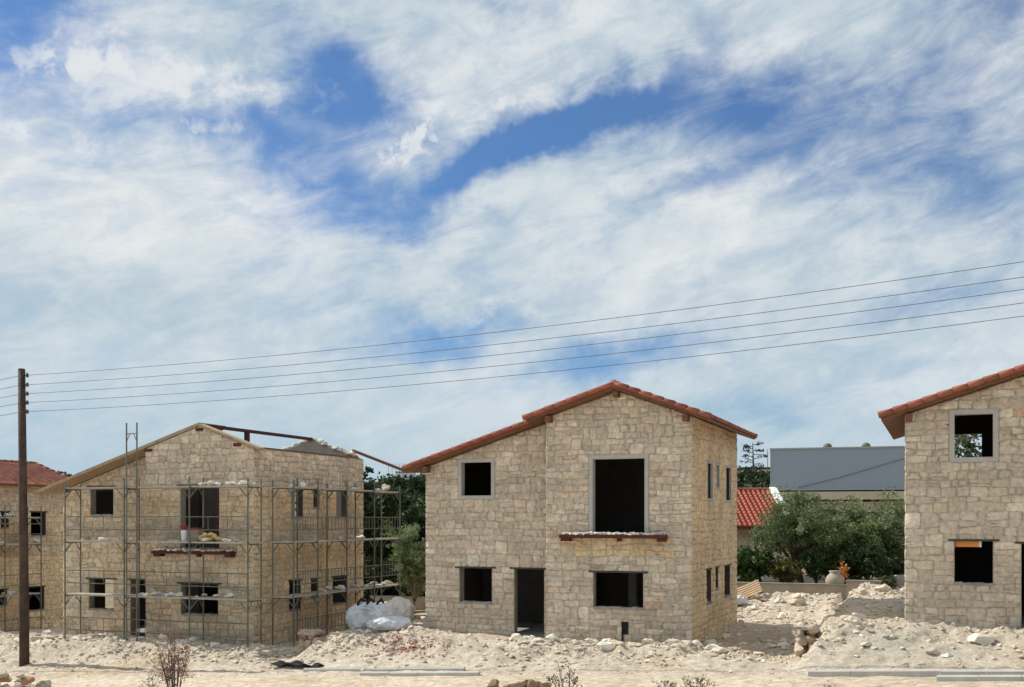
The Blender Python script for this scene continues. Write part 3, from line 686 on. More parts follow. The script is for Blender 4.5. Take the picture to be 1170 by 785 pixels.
        for x_, yf in ((XL + 0.09, RC), (-W1 + 0.14, 0.0), (APX, 0.0), (-0.13, 0.0)):
            pm = MB(); zt = prof_z(x_) + up - 0.004 - (0.03 if x_ == APX else 0.05); pm.box(x_ - 0.085, x_ + 0.085, yf - OV + 0.06, yf - 0.035, zt - 0.2, zt); pm.build('purlin', MT['timber'], roof)
    return root

def tint_plain(warm=(1, 1, 1)):
    def f(wall):
        if wall == 'right': return lambda u, z, r: (1.30, 1.17, 0.95)  # yellower stone, lightened further to paint in light bounced off the ground
        if wall == 'front': return lambda u, z, r: ((1.10, 0.97, 0.72) if (2.8 < z < 3.36 and 0.65 < u < 4.0) else ((0.92, 0.79, 0.73) if (abs(z - 3.62) < 0.14 and 0.2 < u < 1.15) else ((0.86, 0.84, 0.82) if (3.4 < z < 3.75 and u < 1.7) else (1, 1, 1))))
        return lambda u, z, r: (1, 1, 1)
    return f
def tint_site(wall):
    def f(u, z, r):
        n = vnoise(np.array([u * 0.6]), np.array([z * 0.8]), 3)[0]
        base = np.array((1.04, 0.99, 0.88)) if z < 5.75 else np.array((0.98, 0.96, 0.94))
        if wall == 'right': base = np.array((1.24, 1.11, 0.88)) if z < 5.75 else np.array((1.06, 1.0, 0.93))  # yellower side stone, with bounced light also painted into its colour
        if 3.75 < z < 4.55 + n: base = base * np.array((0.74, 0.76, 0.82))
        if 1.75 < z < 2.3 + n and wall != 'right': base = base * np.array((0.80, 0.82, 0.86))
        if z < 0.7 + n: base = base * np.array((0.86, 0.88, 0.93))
        return tuple(base)
    return f
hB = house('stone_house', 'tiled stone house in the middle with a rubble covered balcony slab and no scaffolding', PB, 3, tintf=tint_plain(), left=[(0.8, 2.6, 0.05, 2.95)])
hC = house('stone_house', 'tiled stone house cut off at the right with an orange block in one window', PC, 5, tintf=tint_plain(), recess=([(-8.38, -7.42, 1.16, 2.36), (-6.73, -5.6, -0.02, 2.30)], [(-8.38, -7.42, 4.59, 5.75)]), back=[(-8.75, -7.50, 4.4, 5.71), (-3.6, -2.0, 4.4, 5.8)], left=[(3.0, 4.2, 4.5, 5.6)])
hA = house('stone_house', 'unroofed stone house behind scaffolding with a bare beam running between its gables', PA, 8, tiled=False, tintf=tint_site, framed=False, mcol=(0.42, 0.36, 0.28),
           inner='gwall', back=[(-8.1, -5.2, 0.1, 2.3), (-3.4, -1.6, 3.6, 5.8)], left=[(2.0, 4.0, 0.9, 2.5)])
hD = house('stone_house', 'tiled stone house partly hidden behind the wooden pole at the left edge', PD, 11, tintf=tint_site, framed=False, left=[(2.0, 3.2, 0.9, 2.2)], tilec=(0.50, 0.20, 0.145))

# unfinished roof of the scaffolded house: raw verge boards, deck on the left slope only, beam between the gables
def open_roof(root):
    dk = MB()
    def slab(x0, x1, y0, y1, t0, t1):
        z = [prof_z(x0), prof_z(x1)]
        vs = [(x0, y0, z[0] + t0), (x1, y0, z[1] + t0), (x1, y0, z[1] + t1), (x0, y0, z[0] + t1), (x0, y1, z[0] + t0), (x1, y1, z[1] + t0), (x1, y1, z[1] + t1), (x0, y1, z[0] + t1)]
        dk.add(vs, [(0, 1, 2, 3), (7, 6, 5, 4), (0, 4, 5, 1), (3, 2, 6, 7), (0, 3, 7, 4), (1, 5, 6, 2)])
    slab(XL - 0.5, -W1 - 0.3, -0.02, 7.6, 0.015, 0.13); slab(-W1 - 0.3, APX, -0.04, 1.6, 0.015, 0.13)
    roof = dk.build('roof_deck', MT['timber_raw'], root)
    dk = MB(); slab(APX + 0.001, 0.25, -0.10, 0.32, 0.012, 0.10); dk.build('verge_board', MT['timber_raw'], root)
    dk = MB(); slab(-0.5, 2.1, DP - 0.05, DP + 0.16, 0.15, 0.26); dk.build('verge_board', MT['timber'], root)
    b = MB(); b.box(APX - 0.06, APX + 0.06, 0.35, DP - 0.2, APZ - 0.02, APZ + 0.10); b.build('ridge_beam', MT['timber_red'], root)
    b = MB(); b.box(APX - 0.08, APX + 0.08, 2.9, 3.06, 5.9, APZ - 0.022); b.build('beam_post', MT['timber_red'], root)
    for x_, yf in ((XL + 0.22, RC), (-W1 + 0.12, 0.0), (APX + 0.02, 0.0), (-0.7, 0.0)):
        p = MB(); zt = prof_z(x_) - 0.07; p.box(x_ - 0.16, x_ + 0.16, yf - 0.05, yf + 0.2, zt - 0.11, zt); p.build('purlin', MT['timber_red'], root)
    # rough stones bedded along the top of the far gable
    st = MB(); rs = random.Random(4)
    for k in range(110):
        x_ = rs.uniform(XL + 2, -0.2); s = rs.uniform(0.08, 0.19); z = prof_z(x_) + s * 0.4
        rock_into(st, (x_, DP - rs.uniform(0.0, 0.3), z), (s * 1.3, s, s * 0.8), rs, tuple(np.array((0.62, 0.58, 0.51)) * rs.uniform(0.7, 1.15)))
    st.build('gable_coping', MT['dust'], root)
    w = MB(); w.box(-0.30, -0.02, 0.32, DP - 0.32, 7.2, 7.27); w.build('wall_plate', MT['timber'], root)

# ------------------------------------------------------------------ rocks
def ico(sub):
    t = (1 + 5 ** 0.5) / 2
    v = [(-1, t, 0), (1, t, 0), (-1, -t, 0), (1, -t, 0), (0, -1, t), (0, 1, t), (0, -1, -t), (0, 1, -t), (t, 0, -1), (t, 0, 1), (-t, 0, -1), (-t, 0, 1)]
    f = [(0, 11, 5), (0, 5, 1), (0, 1, 7), (0, 7, 10), (0, 10, 11), (1, 5, 9), (5, 11, 4), (11, 10, 2), (10, 7, 6), (7, 1, 8), (3, 9, 4), (3, 4, 2), (3, 2, 6), (3, 6, 8), (3, 8, 9), (4, 9, 5), (2, 4, 11), (6, 2, 10), (8, 6, 7), (9, 8, 1)]
    v = [np.array(p) / np.linalg.norm(p) for p in v]
    for _ in range(sub):
        cache = {}; nf = []
        def mid(a, b):
            k = (min(a, b), max(a, b))
            if k not in cache:
                m = v[a] + v[b]; v.append(m / np.linalg.norm(m)); cache[k] = len(v) - 1
            return cache[k]
        for a, b, c in f:
            x, y, z = mid(a, b), mid(b, c), mid(c, a); nf += [(a, x, z), (b, y, x), (c, z, y), (x, y, z)]
        f = nf
    return np.array(v), np.array(f)
ICO0, ICO1, ICO2 = ico(0), ico(1), ico(2)
def rock_shape(ic, r):
    """lumpy broken stone: an icosphere cut by random planes"""
    V = ic[0].copy()
    for _ in range(13):
        n = r.normal(size=3); n /= np.linalg.norm(n); d = r.uniform(0.42, 0.78)
        k = V @ n; m = k > d; V[m] -= np.outer(k[m] - d, n)
    return V + r.normal(size=V.shape) * 0.025
_r = np.random.default_rng(5)
ROCK0 = [rock_shape(ICO0, _r) for _ in range(12)]; ROCK1 = [rock_shape(ICO1, _r) for _ in range(12)]; ROCK2 = [rock_shape(ICO2, _r) for _ in range(8)]
def rotm(r):
    a, b, c = r.uniform(0, 6.283, 3) if hasattr(r, 'normal') else (r.uniform(0, 6.283), r.uniform(0, 6.283), r.uniform(0, 6.283))
    ca, sa, cb, sb, cc, sc = math.cos(a), math.sin(a), math.cos(b), math.sin(b), math.cos(c), math.sin(c)
    return np.array([[ca, -sa, 0], [sa, ca, 0], [0, 0, 1]]) @ np.array([[1, 0, 0], [0, cb, -sb], [0, sb, cb]]) @ np.array([[cc, -sc, 0], [sc, cc, 0], [0, 0, 1]])
def rock_into(mb, at, size, rs, col, fine=False):
    V = (ROCK2 if fine else ROCK1)[rs.randrange(8)] @ rotm(rs).T * np.array(size); V = V + np.array(at)
    mb.add([tuple(v) for v in V], [tuple(f) for f in (ICO2 if fine else ICO1)[1]], 0, col)
def rubble(name, pts, sizes, cols, flat=0.7, mat='dust', parent=None):
    """pts (n,3) world"""
    n = len(pts); Vs = []; Fs = []; Cs = []; k = 0
    for i in range(n):
        big = sizes[i] > 0.07
        V = (ROCK1 if big else ROCK0)[i % 12]; F = (ICO1 if big else ICO0)[1]
        V = (V @ rotm(rng).T) * np.array([sizes[i] * rng.uniform(0.8, 1.5), sizes[i] * rng.uniform(0.8, 1.3), sizes[i] * flat])
        a = rng.uniform(0, 6.28); c, s = math.cos(a), math.sin(a); V = V @ np.array([[c, s, 0], [-s, c, 0], [0, 0, 1]])
        Vs.append(V + pts[i]); Fs.append(F + k); k += len(V); Cs.append(np.repeat(cols[i][None], len(V), 0))
    return np_mesh(name, np.concatenate(Vs), np.concatenate(Fs), MT[mat], np.concatenate(Cs), parent=parent)
LIME = np.array([(0.60, 0.53, 0.43), (0.66, 0.61, 0.53), (0.55, 0.475, 0.375), (0.58, 0.50, 0.38), (0.50, 0.45, 0.385), (0.40, 0.335, 0.265)])
def scatter(name, n, x0, x1, y0, y1, s0, s1, power=2.5, label=None, dens=None, pal=LIME, sink=0.3, inside_ok=False):
    lx = rng.uniform(x0, x1, n); ly = rng.uniform(y0, y1, n)
    if dens is not None:
        k = rng.uniform(0, 1, n) < dens(lx, ly); lx, ly = lx[k], ly[k]
    z = height(lx, ly); s = s0 + (s1 - s0) * rng.uniform(0, 1, len(lx)) ** power
    keep = np.ones(len(lx), bool)
    for P in (PA, PB, PC, PD):
        ox, oy = toloc(P[0], P[1]); keep &= ~((lx > ox - 9.6 - 0.05) & (lx < ox + 0.05) & (ly > oy - 0.02) & (ly < oy + 8) & ~((lx < ox - 4.9) & (ly < oy + 0.85)))
    lx, ly, z, s = lx[keep], ly[keep], z[keep], s[keep]
    pts = np.stack([PB[0] + lx * AX[0] + ly * BX[0], PB[1] + lx * AX[1] + ly * BX[1], z + s * (0.45 - sink)], -1)
    if pal is LIME:
        pal = pal * 0.6 + np.array((0.60, 0.51, 0.39)) * 0.4
    cols = pal[rng.integers(0, len(pal), len(lx))] * rng.uniform(0.8, 1.12, (len(lx), 1))
    o = rubble(name, pts, s, cols); tag(o, label, None, None, 'stuff'); return o
def bank_dens(lx, ly):
    return np.clip((0.14 + 1.2 * np.exp(-((ly + 1.9) / 1.4) ** 2)) * (0.30 + 2.4 * np.maximum(0, fbm(lx * 0.45, ly * 0.7, 61))), 0, 1)
scatter('rubble', 34000, -34, 18, -5.3, 1.0, 0.016, 0.115, 3.2, 'broken limestone rubble lying over the banks in front of the houses', bank_dens)
scatter('gravel', 5000, -34, 18, -8.5, -4.8, 0.012, 0.045, 3.0, 'loose stone chips along the dusty track', lambda x, y: np.clip(0.15 + 0.85 * sstep(-6.2, -5.0, y), 0, 1))
scatter('rubble', 9000, -14, 9, 1.0, 14, 0.02, 0.13, 3.0, 'pale spoil and stones on the open ground between the houses', lambda x, y: np.clip(0.25 + 0.9 * sstep(6, 11, y), 0, 1))
scatter('rubble', 7000, -10.6, -6.6, -3.9, -2.0, 0.012, 0.055, 2.0, 'red broken tile pieces mixed into the bank below the middle house', lambda x, y: np.clip(np.exp(-((x + 8.4 + 0.5 * (y + 2.9)) / 0.9) ** 2 - ((y + 2.9) / 0.55) ** 2) * (0.25 + 3.0 * np.maximum(0, fbm(x * 2.2, y * 2.2, 5))), 0, 1), pal=np.array([(0.32, 0.10, 0.085), (0.37, 0.14, 0.12), (0.25, 0.09, 0.08), (0.42, 0.25, 0.21)]))
scatter('rubble', 120, -2.6, 1.6, -1.9, -1.2, 0.03, 0.08, 2.0, 'red tile chips along the foot of the middle house wall', pal=np.array([(0.34, 0.075, 0.06), (0.42, 0.12, 0.09), (0.5, 0.45, 0.38)]))
open_roof(hA)

def boulder(label, lx, ly, size, col, group, cat='rock', name='boulder', z=None, seed=0, sink=0.35):
    rs = random.Random(seed or int(abs(lx * 1000 + ly * 77)))
    mb = MB(); rock_into(mb, (0, 0, 0), size, rs, col, True)
    o = mb.build(name, MT['dust']); zz = gz(lx, ly) + size[2] * (0.75 - sink) if z is None else z
    o.location = W(lx, ly, zz); tag(o, label, cat, group); return o
rs0 = random.Random(21)
for k in range(46):
    lx = rs0.uniform(-5.6, 1.6); ly = -1.55 + 0.12 * lx * 0.3 + rs0.gauss(0, 0.35)
    if lx > -1: ly = -1.6 + rs0.gauss(0, 0.16)
    s = rs0.uniform(0.10, 0.24)
    boulder('rough pale stone in the rubble row along the front of the middle house', lx, ly, (s * 1.35, s, s * 0.7), tuple(LIME[rs0.randrange(4)] * rs0.uniform(0.95, 1.15)), 'stones along the front of the middle house', seed=k + 100)
for k in range(40):
    lx = rs0.uniform(-27.5, -13.2); ly = -1.75 + rs0.gauss(0, 0.4); s = rs0.uniform(0.08, 0.22)
    boulder('pale broken stone on the bank under the scaffolded house', lx, ly, (s * 1.35, s, s * 0.7), tuple(LIME[rs0.randrange(4)] * rs0.uniform(0.9, 1.12)), 'stones on the bank under the scaffolded house', seed=k + 200)
for k in range(30):
    lx = rs0.uniform(4.6, 14.5); ly = rs0.uniform(-4.4, -0.6); s = rs0.uniform(0.08, 0.22)
    boulder('pale stone lying on the bank in front of the right hand house', lx, ly, (s * 1.3, s, s * 0.7), tuple(LIME[rs0.randrange(5)] * rs0.uniform(0.9, 1.12)), 'stones on the bank of the right hand house', seed=k + 300)
boulder('big pale boulder half buried in the bank below the right hand house', 8.25, -3.1, (0.36, 0.30, 0.22), (0.60, 0.54, 0.45), None, seed=411)
for k in range(26):
    lx = rs0.uniform(-1.5, 8); ly = rs0.uniform(8.2, 13.2); s = rs0.uniform(0.12, 0.3)
    boulder('pale stone on the spoil ground before the garden wall', lx, ly, (s * 1.3, s, s * 0.8), tuple(LIME[rs0.randrange(5)] * rs0.uniform(0.9, 1.12)), 'stones on the spoil ground before the garden wall', seed=k + 500)
for k in range(12):
    lx = rs0.uniform(0.4, 3.0); ly = rs0.uniform(-1.4, 2.5); s = rs0.uniform(0.07, 0.2)
    boulder('pale stone lying in the shadow beside the middle house', lx, ly, (s * 1.3, s, s * 0.8), tuple(LIME[rs0.randrange(4)]), 'stones in the shade beside the middle house', seed=k + 600)
# heap at the foot of the pole
def px_ground(u, v, z):
    Y = 1257 * (HC - z) / (v - 594); X = (u - 585) / 1257 * Y
    return toloc(X, Y)
for k in range(55):
    u = rs0.uniform(-25, 66); top = 767 + max(0, (u - 35)) * 0.5; v = rs0.uniform(top + 4, 800); Yd = 33.0 + rs0.uniform(-0.6, 0.6)
    X = (u - 585) / 1257 * Yd; z = HC - (v - 594) / 1257 * Yd; lx, ly = toloc(X, Yd); s = rs0.uniform(0.10, 0.24)
    c = LIME[rs0.randrange(6)] * rs0.uniform(0.55, 1.0) if rs0.random() < 0.75 else np.array((0.36, 0.20, 0.13))
    boulder('broken stone in the heap at the foot of the wooden pole', lx, ly, (s * 1.3, s, s * 0.85), tuple(c), 'stones heaped near the wooden pole', z=z, seed=k + 700)
mh = MB(); lx, ly = toloc((15 - 585) / 1257 * 33, 33.2); 
rock_into(mh, (0, 0, 0), (1.7, 1.0, 0.62), random.Random(3), (0.33, 0.28, 0.24), True); o = mh.build('spoil_heap', MT['dust']); o.location = W(lx, ly, -1.6); tag(o, 'dark earth mound under the stones near the wooden pole', 'earth mound')
for k in range(30):
    u = rs0.uniform(558, 632); v = rs0.uniform(779 + abs(u - 592) * 0.12, 792); Yd = 27.0 + rs0.uniform(-0.4, 0.4)
    X = (u - 585) / 1257 * Yd; z = HC - (v - 594) / 1257 * Yd; lx, ly = toloc(X, Yd); s = rs0.uniform(0.08, 0.17)
    boulder('brown clod in the small heap at the edge of the track', lx, ly, (s * 1.2, s, s * 0.9), tuple(np.array((0.27, 0.20, 0.13)) * rs0.uniform(0.7, 1.3)), 'brown clods at the edge of the track', z=z, seed=k + 800)
mh = MB(); rock_into(mh, (0, 0, 0), (0.9, 0.5, 0.22), random.Random(9), (0.27, 0.21, 0.15), True); lx, ly = toloc((592 - 585) / 1257 * 27, 27.0); o = mh.build('spoil_heap', MT['dust']); o.location = W(lx, ly, -0.42); tag(o, 'small brown earth mound beside the dusty track', 'earth mound')

# rubble on balcony slabs
for P, nm, k0 in ((PB, 'white mortar rubble spread over the balcony slab of the middle house', 0), (PA, 'white mortar rubble on the balcony slab behind the scaffolding', 1), (PC, None, 2)):
    if nm is None: continue
    n = 260; pts = []; 
    for _ in range(n):
        p = np.array(P) + rng.uniform(-4.22, -0.76) * AX + rng.uniform(-0.38, -0.06) * BX; pts.append([p[0], p[1], P[2] + 3.47 + rng.uniform(0, 0.06)])
    s = rng.uniform(0.03, 0.085, n); c = np.array([(0.68, 0.66, 0.62)]) * rng.uniform(0.7, 1.1, (n, 1))
    tag(rubble('rubble', np.array(pts), s, c, 0.6), nm, None, None, 'stuff')

# retaining wall stubs
def stub(label, lx, ly, z0, w, d, h, seed):
    root = empty('retaining_wall', W(lx, ly, z0), -TH); tag(root, label, 'wall', None)
    rs = random.Random(seed); mb = MB()
    z = 0
    while z < h - 0.05:
        hh = rs.uniform(0.22, 0.36); x = -w / 2
        while x < w / 2 - 0.05:
            ww = rs.uniform(0.25, 0.42); c = np.array((0.50, 0.42, 0.33)) * rs.uniform(0.7, 1.15)
            if rs.random() < 0.2: c = np.array((0.42, 0.31, 0.23))
            for y in np.arange(-d / 2, d / 2, 0.4):
                rock_into(mb, (x + ww / 2 + rs.uniform(-.03, .03), y + 0.2, z + hh / 2), (ww * 0.72, 0.32, hh * 0.78), rs, tuple(c), True)
            x += ww
        z += hh
    mb.build('stonework', MT['dust'], root)
    c = MB(); c.box(-w / 2 - 0.02, w / 2 + 0.03, -d / 2 + 0.02, d / 2 + 0.02, h - 0.03, h + 0.06); c.build('coping', MT['bark2'], root)
stub('broken stone retaining wall end beside the scaffolded house', -12.85, -1.5, -0.95, 0.62, 0.7, 1.0, 5)
stub('broken stone retaining wall end between the middle and right hand houses', 3.62, -1.7, -0.25, 0.50, 0.8, 1.1, 6)

# kerbs
def kerb(lx0, lx1, ly, lift, label, group):
    n = max(1, round((lx1 - lx0) / 1.0)); rs = random.Random(int(lx0 * 31 + ly * 7))
    for k in range(n):
        a = lx0 + (lx1 - lx0) * k / n; b = lx0 + (lx1 - lx0) * (k + 1) / n
        za, zb = float(road_z(np.array([a]))[0]), float(road_z(np.array([b]))[0])
        mb = MB(); L = b - a - 0.012; h = 0.115
        y0, y1 = -0.07, 0.07; s = (zb - za)
        vs = [(0, y0, -0.12), (L, y0, -0.12 + s), (L, y1, -0.12 + s), (0, y1, -0.12), (0, y0, h - 0.03), (L, y0, h - 0.03 + s), (L, y0 + 0.03, h + s), (0, y0 + 0.03, h), (L, y1, h + s), (0, y1, h)]
        mb.add(vs, [(0, 3, 2, 1), (0, 1, 5, 4), (4, 5, 6, 7), (7, 6, 8, 9), (2, 3, 9, 8), (0, 4, 7, 9, 3), (1, 2, 8, 6, 5)])
        o = mb.build('kerb_stone', MT['kerb']); o.location = W(a, ly + rs.uniform(-0.012, 0.012), za + lift + rs.uniform(-0.008, 0.008)); o.rotation_euler = (0, 0, -TH + rs.uniform(-0.006, 0.006))
        tag(o, label, 'kerb stone', group)
kerb(-11.0, -5.6, -4.85, 0.02, 'grey kerb stone in the row at the foot of the middle house bank', 'kerb stones below the middle house')
kerb(-8.6, -4.8, -5.6, 0.0, 'grey kerb stone lying loose in front of the row below the middle house', 'loose kerb stones below the middle house')
kerb(4.2, 16.5, -5.75, 0.03, 'grey kerb stone in the row along the right hand house bank', 'kerb stones below the right hand house')
kerb(7.2, 10.8, -6.55, 0.0, 'grey kerb stone lying loose before the row on the right', 'loose kerb stones on the right')

# ------------------------------------------------------------------ scaffolds
def frame_into(mb, p_in, p_out, z0, z1, lift_tops=0.35):
    r = 0.024
    for p in (p_in, p_out): mb.tube((*p, z0), (*p, z1 + lift_tops), r, n=6)
def scaffold(name, label, P, line, decks, axis, d_in, d_out, outward, top_extra=0.3, zbase=-0.35, panels=True, deck_from=None, ladder=None, tops=None, skip_top=()):
    """line: positions of the frames along the wall; axis 'x' runs along the front, 'y' along the side; outward is the sign of the outward direction"""
    root = empty(name, tuple(P), -TH); tag(root, label, 'scaffolding', 'scaffolds of green steel frames')
    def pt(s, d): return (s, outward * d) if axis == 'x' else (outward * d, s)
    rs = random.Random(len(line) * 7 + int(P[0] * 3))
    for s in line:
        mb = MB(); a, b = pt(s, d_in), pt(s, d_out); r = 0.028; si = line.index(s)
        te = top_extra + rs.uniform(-0.06, 0.08)
        for p in (a, b): mb.tube((*p, zbase), (*p, decks[-1] + te), r)
        for z in decks:
            mb.tube((*a, z - 0.05), (*b, z - 0.05), r * 0.9); mid = lambda t: (a[0] + (b[0] - a[0]) * t, a[1] + (b[1] - a[1]) * t)
            mb.tube((*a, z - 0.38), (*mid(0.32), z - 0.05), r * 0.7); mb.tube((*b, z - 0.38), (*mid(0.68), z - 0.05), r * 0.7)
            for e in ((1,) if si == 0 else (-1,) if si == len(line) - 1 else (1, -1)):
                mb.tube((*pt(s, d_out), z - 0.42), (*pt(s + e * 0.36, d_out), z - 0.04), 0.017)
        mb.build('scaffold_frame', MT['galv'], root)
    for s0, s1 in zip(line[:-1], line[1:]):
        for zi, z in enumerate(decks):
            mb = MB(); n = 3
            for k in range(n):
                d0 = d_in + 0.02 + (d_out - d_in - 0.04) * k / n; d1 = d_in + 0.02 + (d_out - d_in - 0.04) * (k + 1) / n - 0.015
                a, b = pt(s0 - 0.06, d0), pt(s1 + 0.05, d1); x0, x1 = sorted((a[0], b[0])); y0, y1 = sorted((a[1], b[1])); mb.box(x0, x1, y0, y1, z - 0.035 + 0.004 * k, z + 0.025 + 0.004 * k)
            mb.build('deck_plank', MT['plank'], root)
        if panels:
            for z in [0.05] + list(decks[:-1]):
                mb = MB()
                for dz in (0.45, 0.92): mb.tube((*pt(s0, d_out + 0.03), z + dz), (*pt(s1, d_out + 0.03), z + dz), 0.019)
                n = 9 if panels == 'dense' else 3
                for k in range(1, n):
                    q = pt(s0 + (s1 - s0) * k / n, d_out + 0.03); mb.tube((*q, z + 0.45), (*q, z + 0.92), 0.014, n=4)
                mb.build('guard_rail', MT['galv'], root)
    return root
DECKS = (1.80, 3.80, 5.80)
scF = scaffold('scaffold', 'steel frame scaffold across the front of the unroofed stone house', PA, [-7.62, -4.84, -1.93, 0.55], DECKS, 'x', 0.35, 1.15, -1, panels=True, zbase=-0.55)
scS = scaffold('scaffold', 'steel frame scaffold along the right side wall of the unroofed stone house', PA, [0.75, 2.40, 4.56, 6.82, 9.11], DECKS, 'y', 0.30, 1.20, 1, panels='dense', zbase=-0.4)
scD = scaffold('scaffold', 'steel frame scaffold between the wooden pole and the scaffolded house', PD, [1.0, 3.2, 5.3], (2.05, 4.35, 5.55), 'y', 0.30, 1.10, 1, panels=True, zbase=-0.4, top_extra=0.5)
# tall access tower
root = empty('access_tower', tuple(PA), -TH); tag(root, 'tall narrow ladder frame rising above the eaves of the unroofed stone house', 'scaffolding')
for x in (-4.62, -4.15):
    mb = MB(); mb.tube((x, -1.28, -0.5), (x, -1.28, 8.15), 0.028); mb.build('standard', MT['galv'], root)
for z in (0.4, 1.4, 2.2, 3.2, 4.2, 5.2, 6.2, 7.75):
    mb = MB(); mb.tube((-4.62, -1.28, z), (-4.15, -1.28, z), 0.018)
    if z > 7:
        mb.tube((-4.62, -1.28, z - 0.3), (-4.47, -1.28, z), 0.013); mb.tube((-4.15, -1.28, z - 0.3), (-4.3, -1.28, z), 0.013)
    mb.build('rung', MT['galv'], root)
# stones left on the decks
def deck_stones(P, axis, ranges, d0, d1, outward, label, group, seed):
    rs = random.Random(seed)
    for s0, s1, z, n in ranges:
        for k in range(n):
            s = rs.uniform(s0, s1); d = rs.uniform(d0, d1) * outward; q = rs.uniform(0.07, 0.17)
            lx, ly = (s, d) if axis == 'x' else (d, s); w = np.array(P) + lx * AX + ly * BX
            mb = MB(); rock_into(mb, (0, 0, 0), (q * 1.3, q, q * 0.7), rs, tuple(np.array((0.66, 0.62, 0.55)) * rs.uniform(0.8, 1.12)))
            o = mb.build('loose_stone', MT['dust']); o.location = (w[0], w[1], P[2] + z + 0.03 + q * 0.5); tag(o, label, 'stone', group)
deck_stones(PA, 'x', [(-1.9, 0.6, 5.8, 15), (-4.6, 0.3, 1.8, 15), (-7.4, -4.7, 3.8, 9), (-9.2, -7.9, 3.8, 0), (-1.9, 0.4, 3.8, 6)], 0.45, 1.05, -1, 'rough cream stone left on the planks of the front scaffold', 'stones on the front scaffold planks', 3)
deck_stones(PA, 'y', [(1.0, 6.5, 5.8, 6), (2.5, 8.9, 1.8, 12), (2.5, 6.5, 3.8, 6), (7.4, 9.0, 5.8, 3)], 0.40, 1.1, 1, 'rough cream stone left on the planks of the side scaffold', 'stones on the side scaffold planks', 4)
deck_stones(PD, 'y', [(3.4, 5.2, 5.55, 8), (1.3, 5.2, 4.35, 10), (3.0, 5.2, 2.05, 8)], 0.40, 1.0, 1, 'rough cream stone left on the scaffold planks behind the wooden pole', 'stones on the planks behind the wooden pole', 5)
boulder('large pale stone on the far end of the top side scaffold deck', 0, 0, (0.24, 0.2, 0.2), (0.62, 0.56, 0.46), None, 'stone', 'loose_stone', z=0, seed=77).location = tuple(np.array(PA) + 0.75 * AX + 8.7 * BX + np.array([0, 0, 5.99]))

# things in the balcony opening of the scaffolded house
def at_house(P, x, y, z): q = np.array(P) + x * AX + y * BX; return (float(q[0]), float(q[1]), float(P[2] + z))
root = empty('bucket', at_house(PA, -2.55, -0.62, 3.84), -TH); tag(root, 'white bucket with a red lid standing on the scaffold before the balcony opening', 'bucket')
mb = MB(); mb.tube((0, 0, 0), (0, 0, 0.42), 0.12, 0.14, 14); mb.build('bucket_body', MT['white'], root)
mb = MB(); mb.tube((0, 0, 0.421), (0, 0, 0.58), 0.145, 0.15, 14); mb.build('lid', MT['red'], root)
root = empty('tool_crate', at_house(PA, -2.12, -0.55, 3.84), -TH); tag(root, 'grey crate with a red rim beside the bucket on the scaffold', 'crate')
mb = MB(); mb.box(-0.22, 0.22, -0.18, 0.18, 0, 0.40); mb.build('crate_body', MT['reveal'], root)
mb = MB(); mb.box(-0.23, 0.23, -0.19, 0.19, 0.402, 0.48); mb.build('rim', MT['red'], root)
mb = MB(); rs = random.Random(12)
for k in range(26): rock_into(mb, (rs.gauss(0, 0.26), rs.gauss(0, 0.12), 0.06 + max(0, rs.gauss(0.1, 0.08))), (0.16, 0.13, 0.09), rs, (1, 1, 1))
o = mb.build('sand_pile', MT['sand']); o.location = at_house(PA, -1.45, -0.60, 3.84); o.rotation_euler = (0, 0, -TH); tag(o, 'yellow sand heap on the scaffold planks before the balcony opening', 'sand pile')
mb = MB(); mb.box(-0.17, 0.17, -0.02, 0.02, 0, 2.05); o = mb.build('board', MT['timber_red']); o.location = at_house(PA, -1.52, 0.55, 3.62); o.rotation_euler = (R(-4), 0, -TH); o.location = at_house(PA, -1.85, 0.45, 3.36); tag(o, 'tall dark red board leaning inside the balcony opening', 'board')
root = empty('clay_block', at_house(PC, -7.90, RC + 0.22, 2.165), -TH); tag(root, 'orange clay block under the lintel of the right hand house window', 'clay block')
mb = MB(); mb.box(-0.46, 0.13, -0.09, 0.09, 0.0, 0.15); mb.build('block_body', MT['orange'], root)
mb = MB(); mb.box(0.132, 0.20, -0.09, 0.09, 0.0, 0.15); mb.build('end_cap', MT['white'], root)
# hole in the middle house front wall, its shade drawn as a black panel
root = empty('service_hole', at_house(PB, -2.15, -0.03, 0.28), -TH); tag(root, 'dark hole drawn as a black panel at the foot of the middle house front wall', 'wall hole')
mb = MB(); mb.box(-0.10, 0.12, -0.015, 0.02, 0, 0.40); mb.build('hole_panel', MT['black'], root)
mb = MB(); mb.tube((-0.06, -0.03, 0.2), (-0.06, -0.03, -0.3), 0.03, 0.03, 8); mb.build('pipe', MT['black'], root)

# ------------------------------------------------------------------ pole and cables
PX, PY = -17.35, 39.15
def ins_z(v): return HC - (v - 594) / 1257 * PY
root = empty('utility_pole', (PX, PY, -1.75)); tag(root, 'dark wooden utility pole carrying five cables at the left edge', 'utility pole')
zt = ins_z(422) + 1.75
mb = MB(); mb.chain([(0, 0, 0), (-0.01, 0, 3.0), (-0.05, 0, 6.5), (-0.10, 0, zt - 0.06)], [0.175, 0.165, 0.145, 0.125], 14)
mb.build('shaft', MT['pole'], root, smooth=True)
INS = [429, 439.8, 450, 460.2, 470.5]
mb = MB(); mb.chain([(-0.10, 0, zt - 0.06), (-0.10, 0, zt + 0.02)], [0.125, 0.11], 14); mb.build('pole_top', MT['steel_dark'], root)
for v in INS:
    z = ins_z(v) + 1.75; mb = MB(); mb.tube((0.02, -0.02, z), (0.13, -0.06, z), 0.02); mb.tube((0.13, -0.06, z - 0.07), (0.13, -0.06, z + 0.07), 0.055, 0.04, 8); mb.build('insulator', MT['steel_dark'], root)
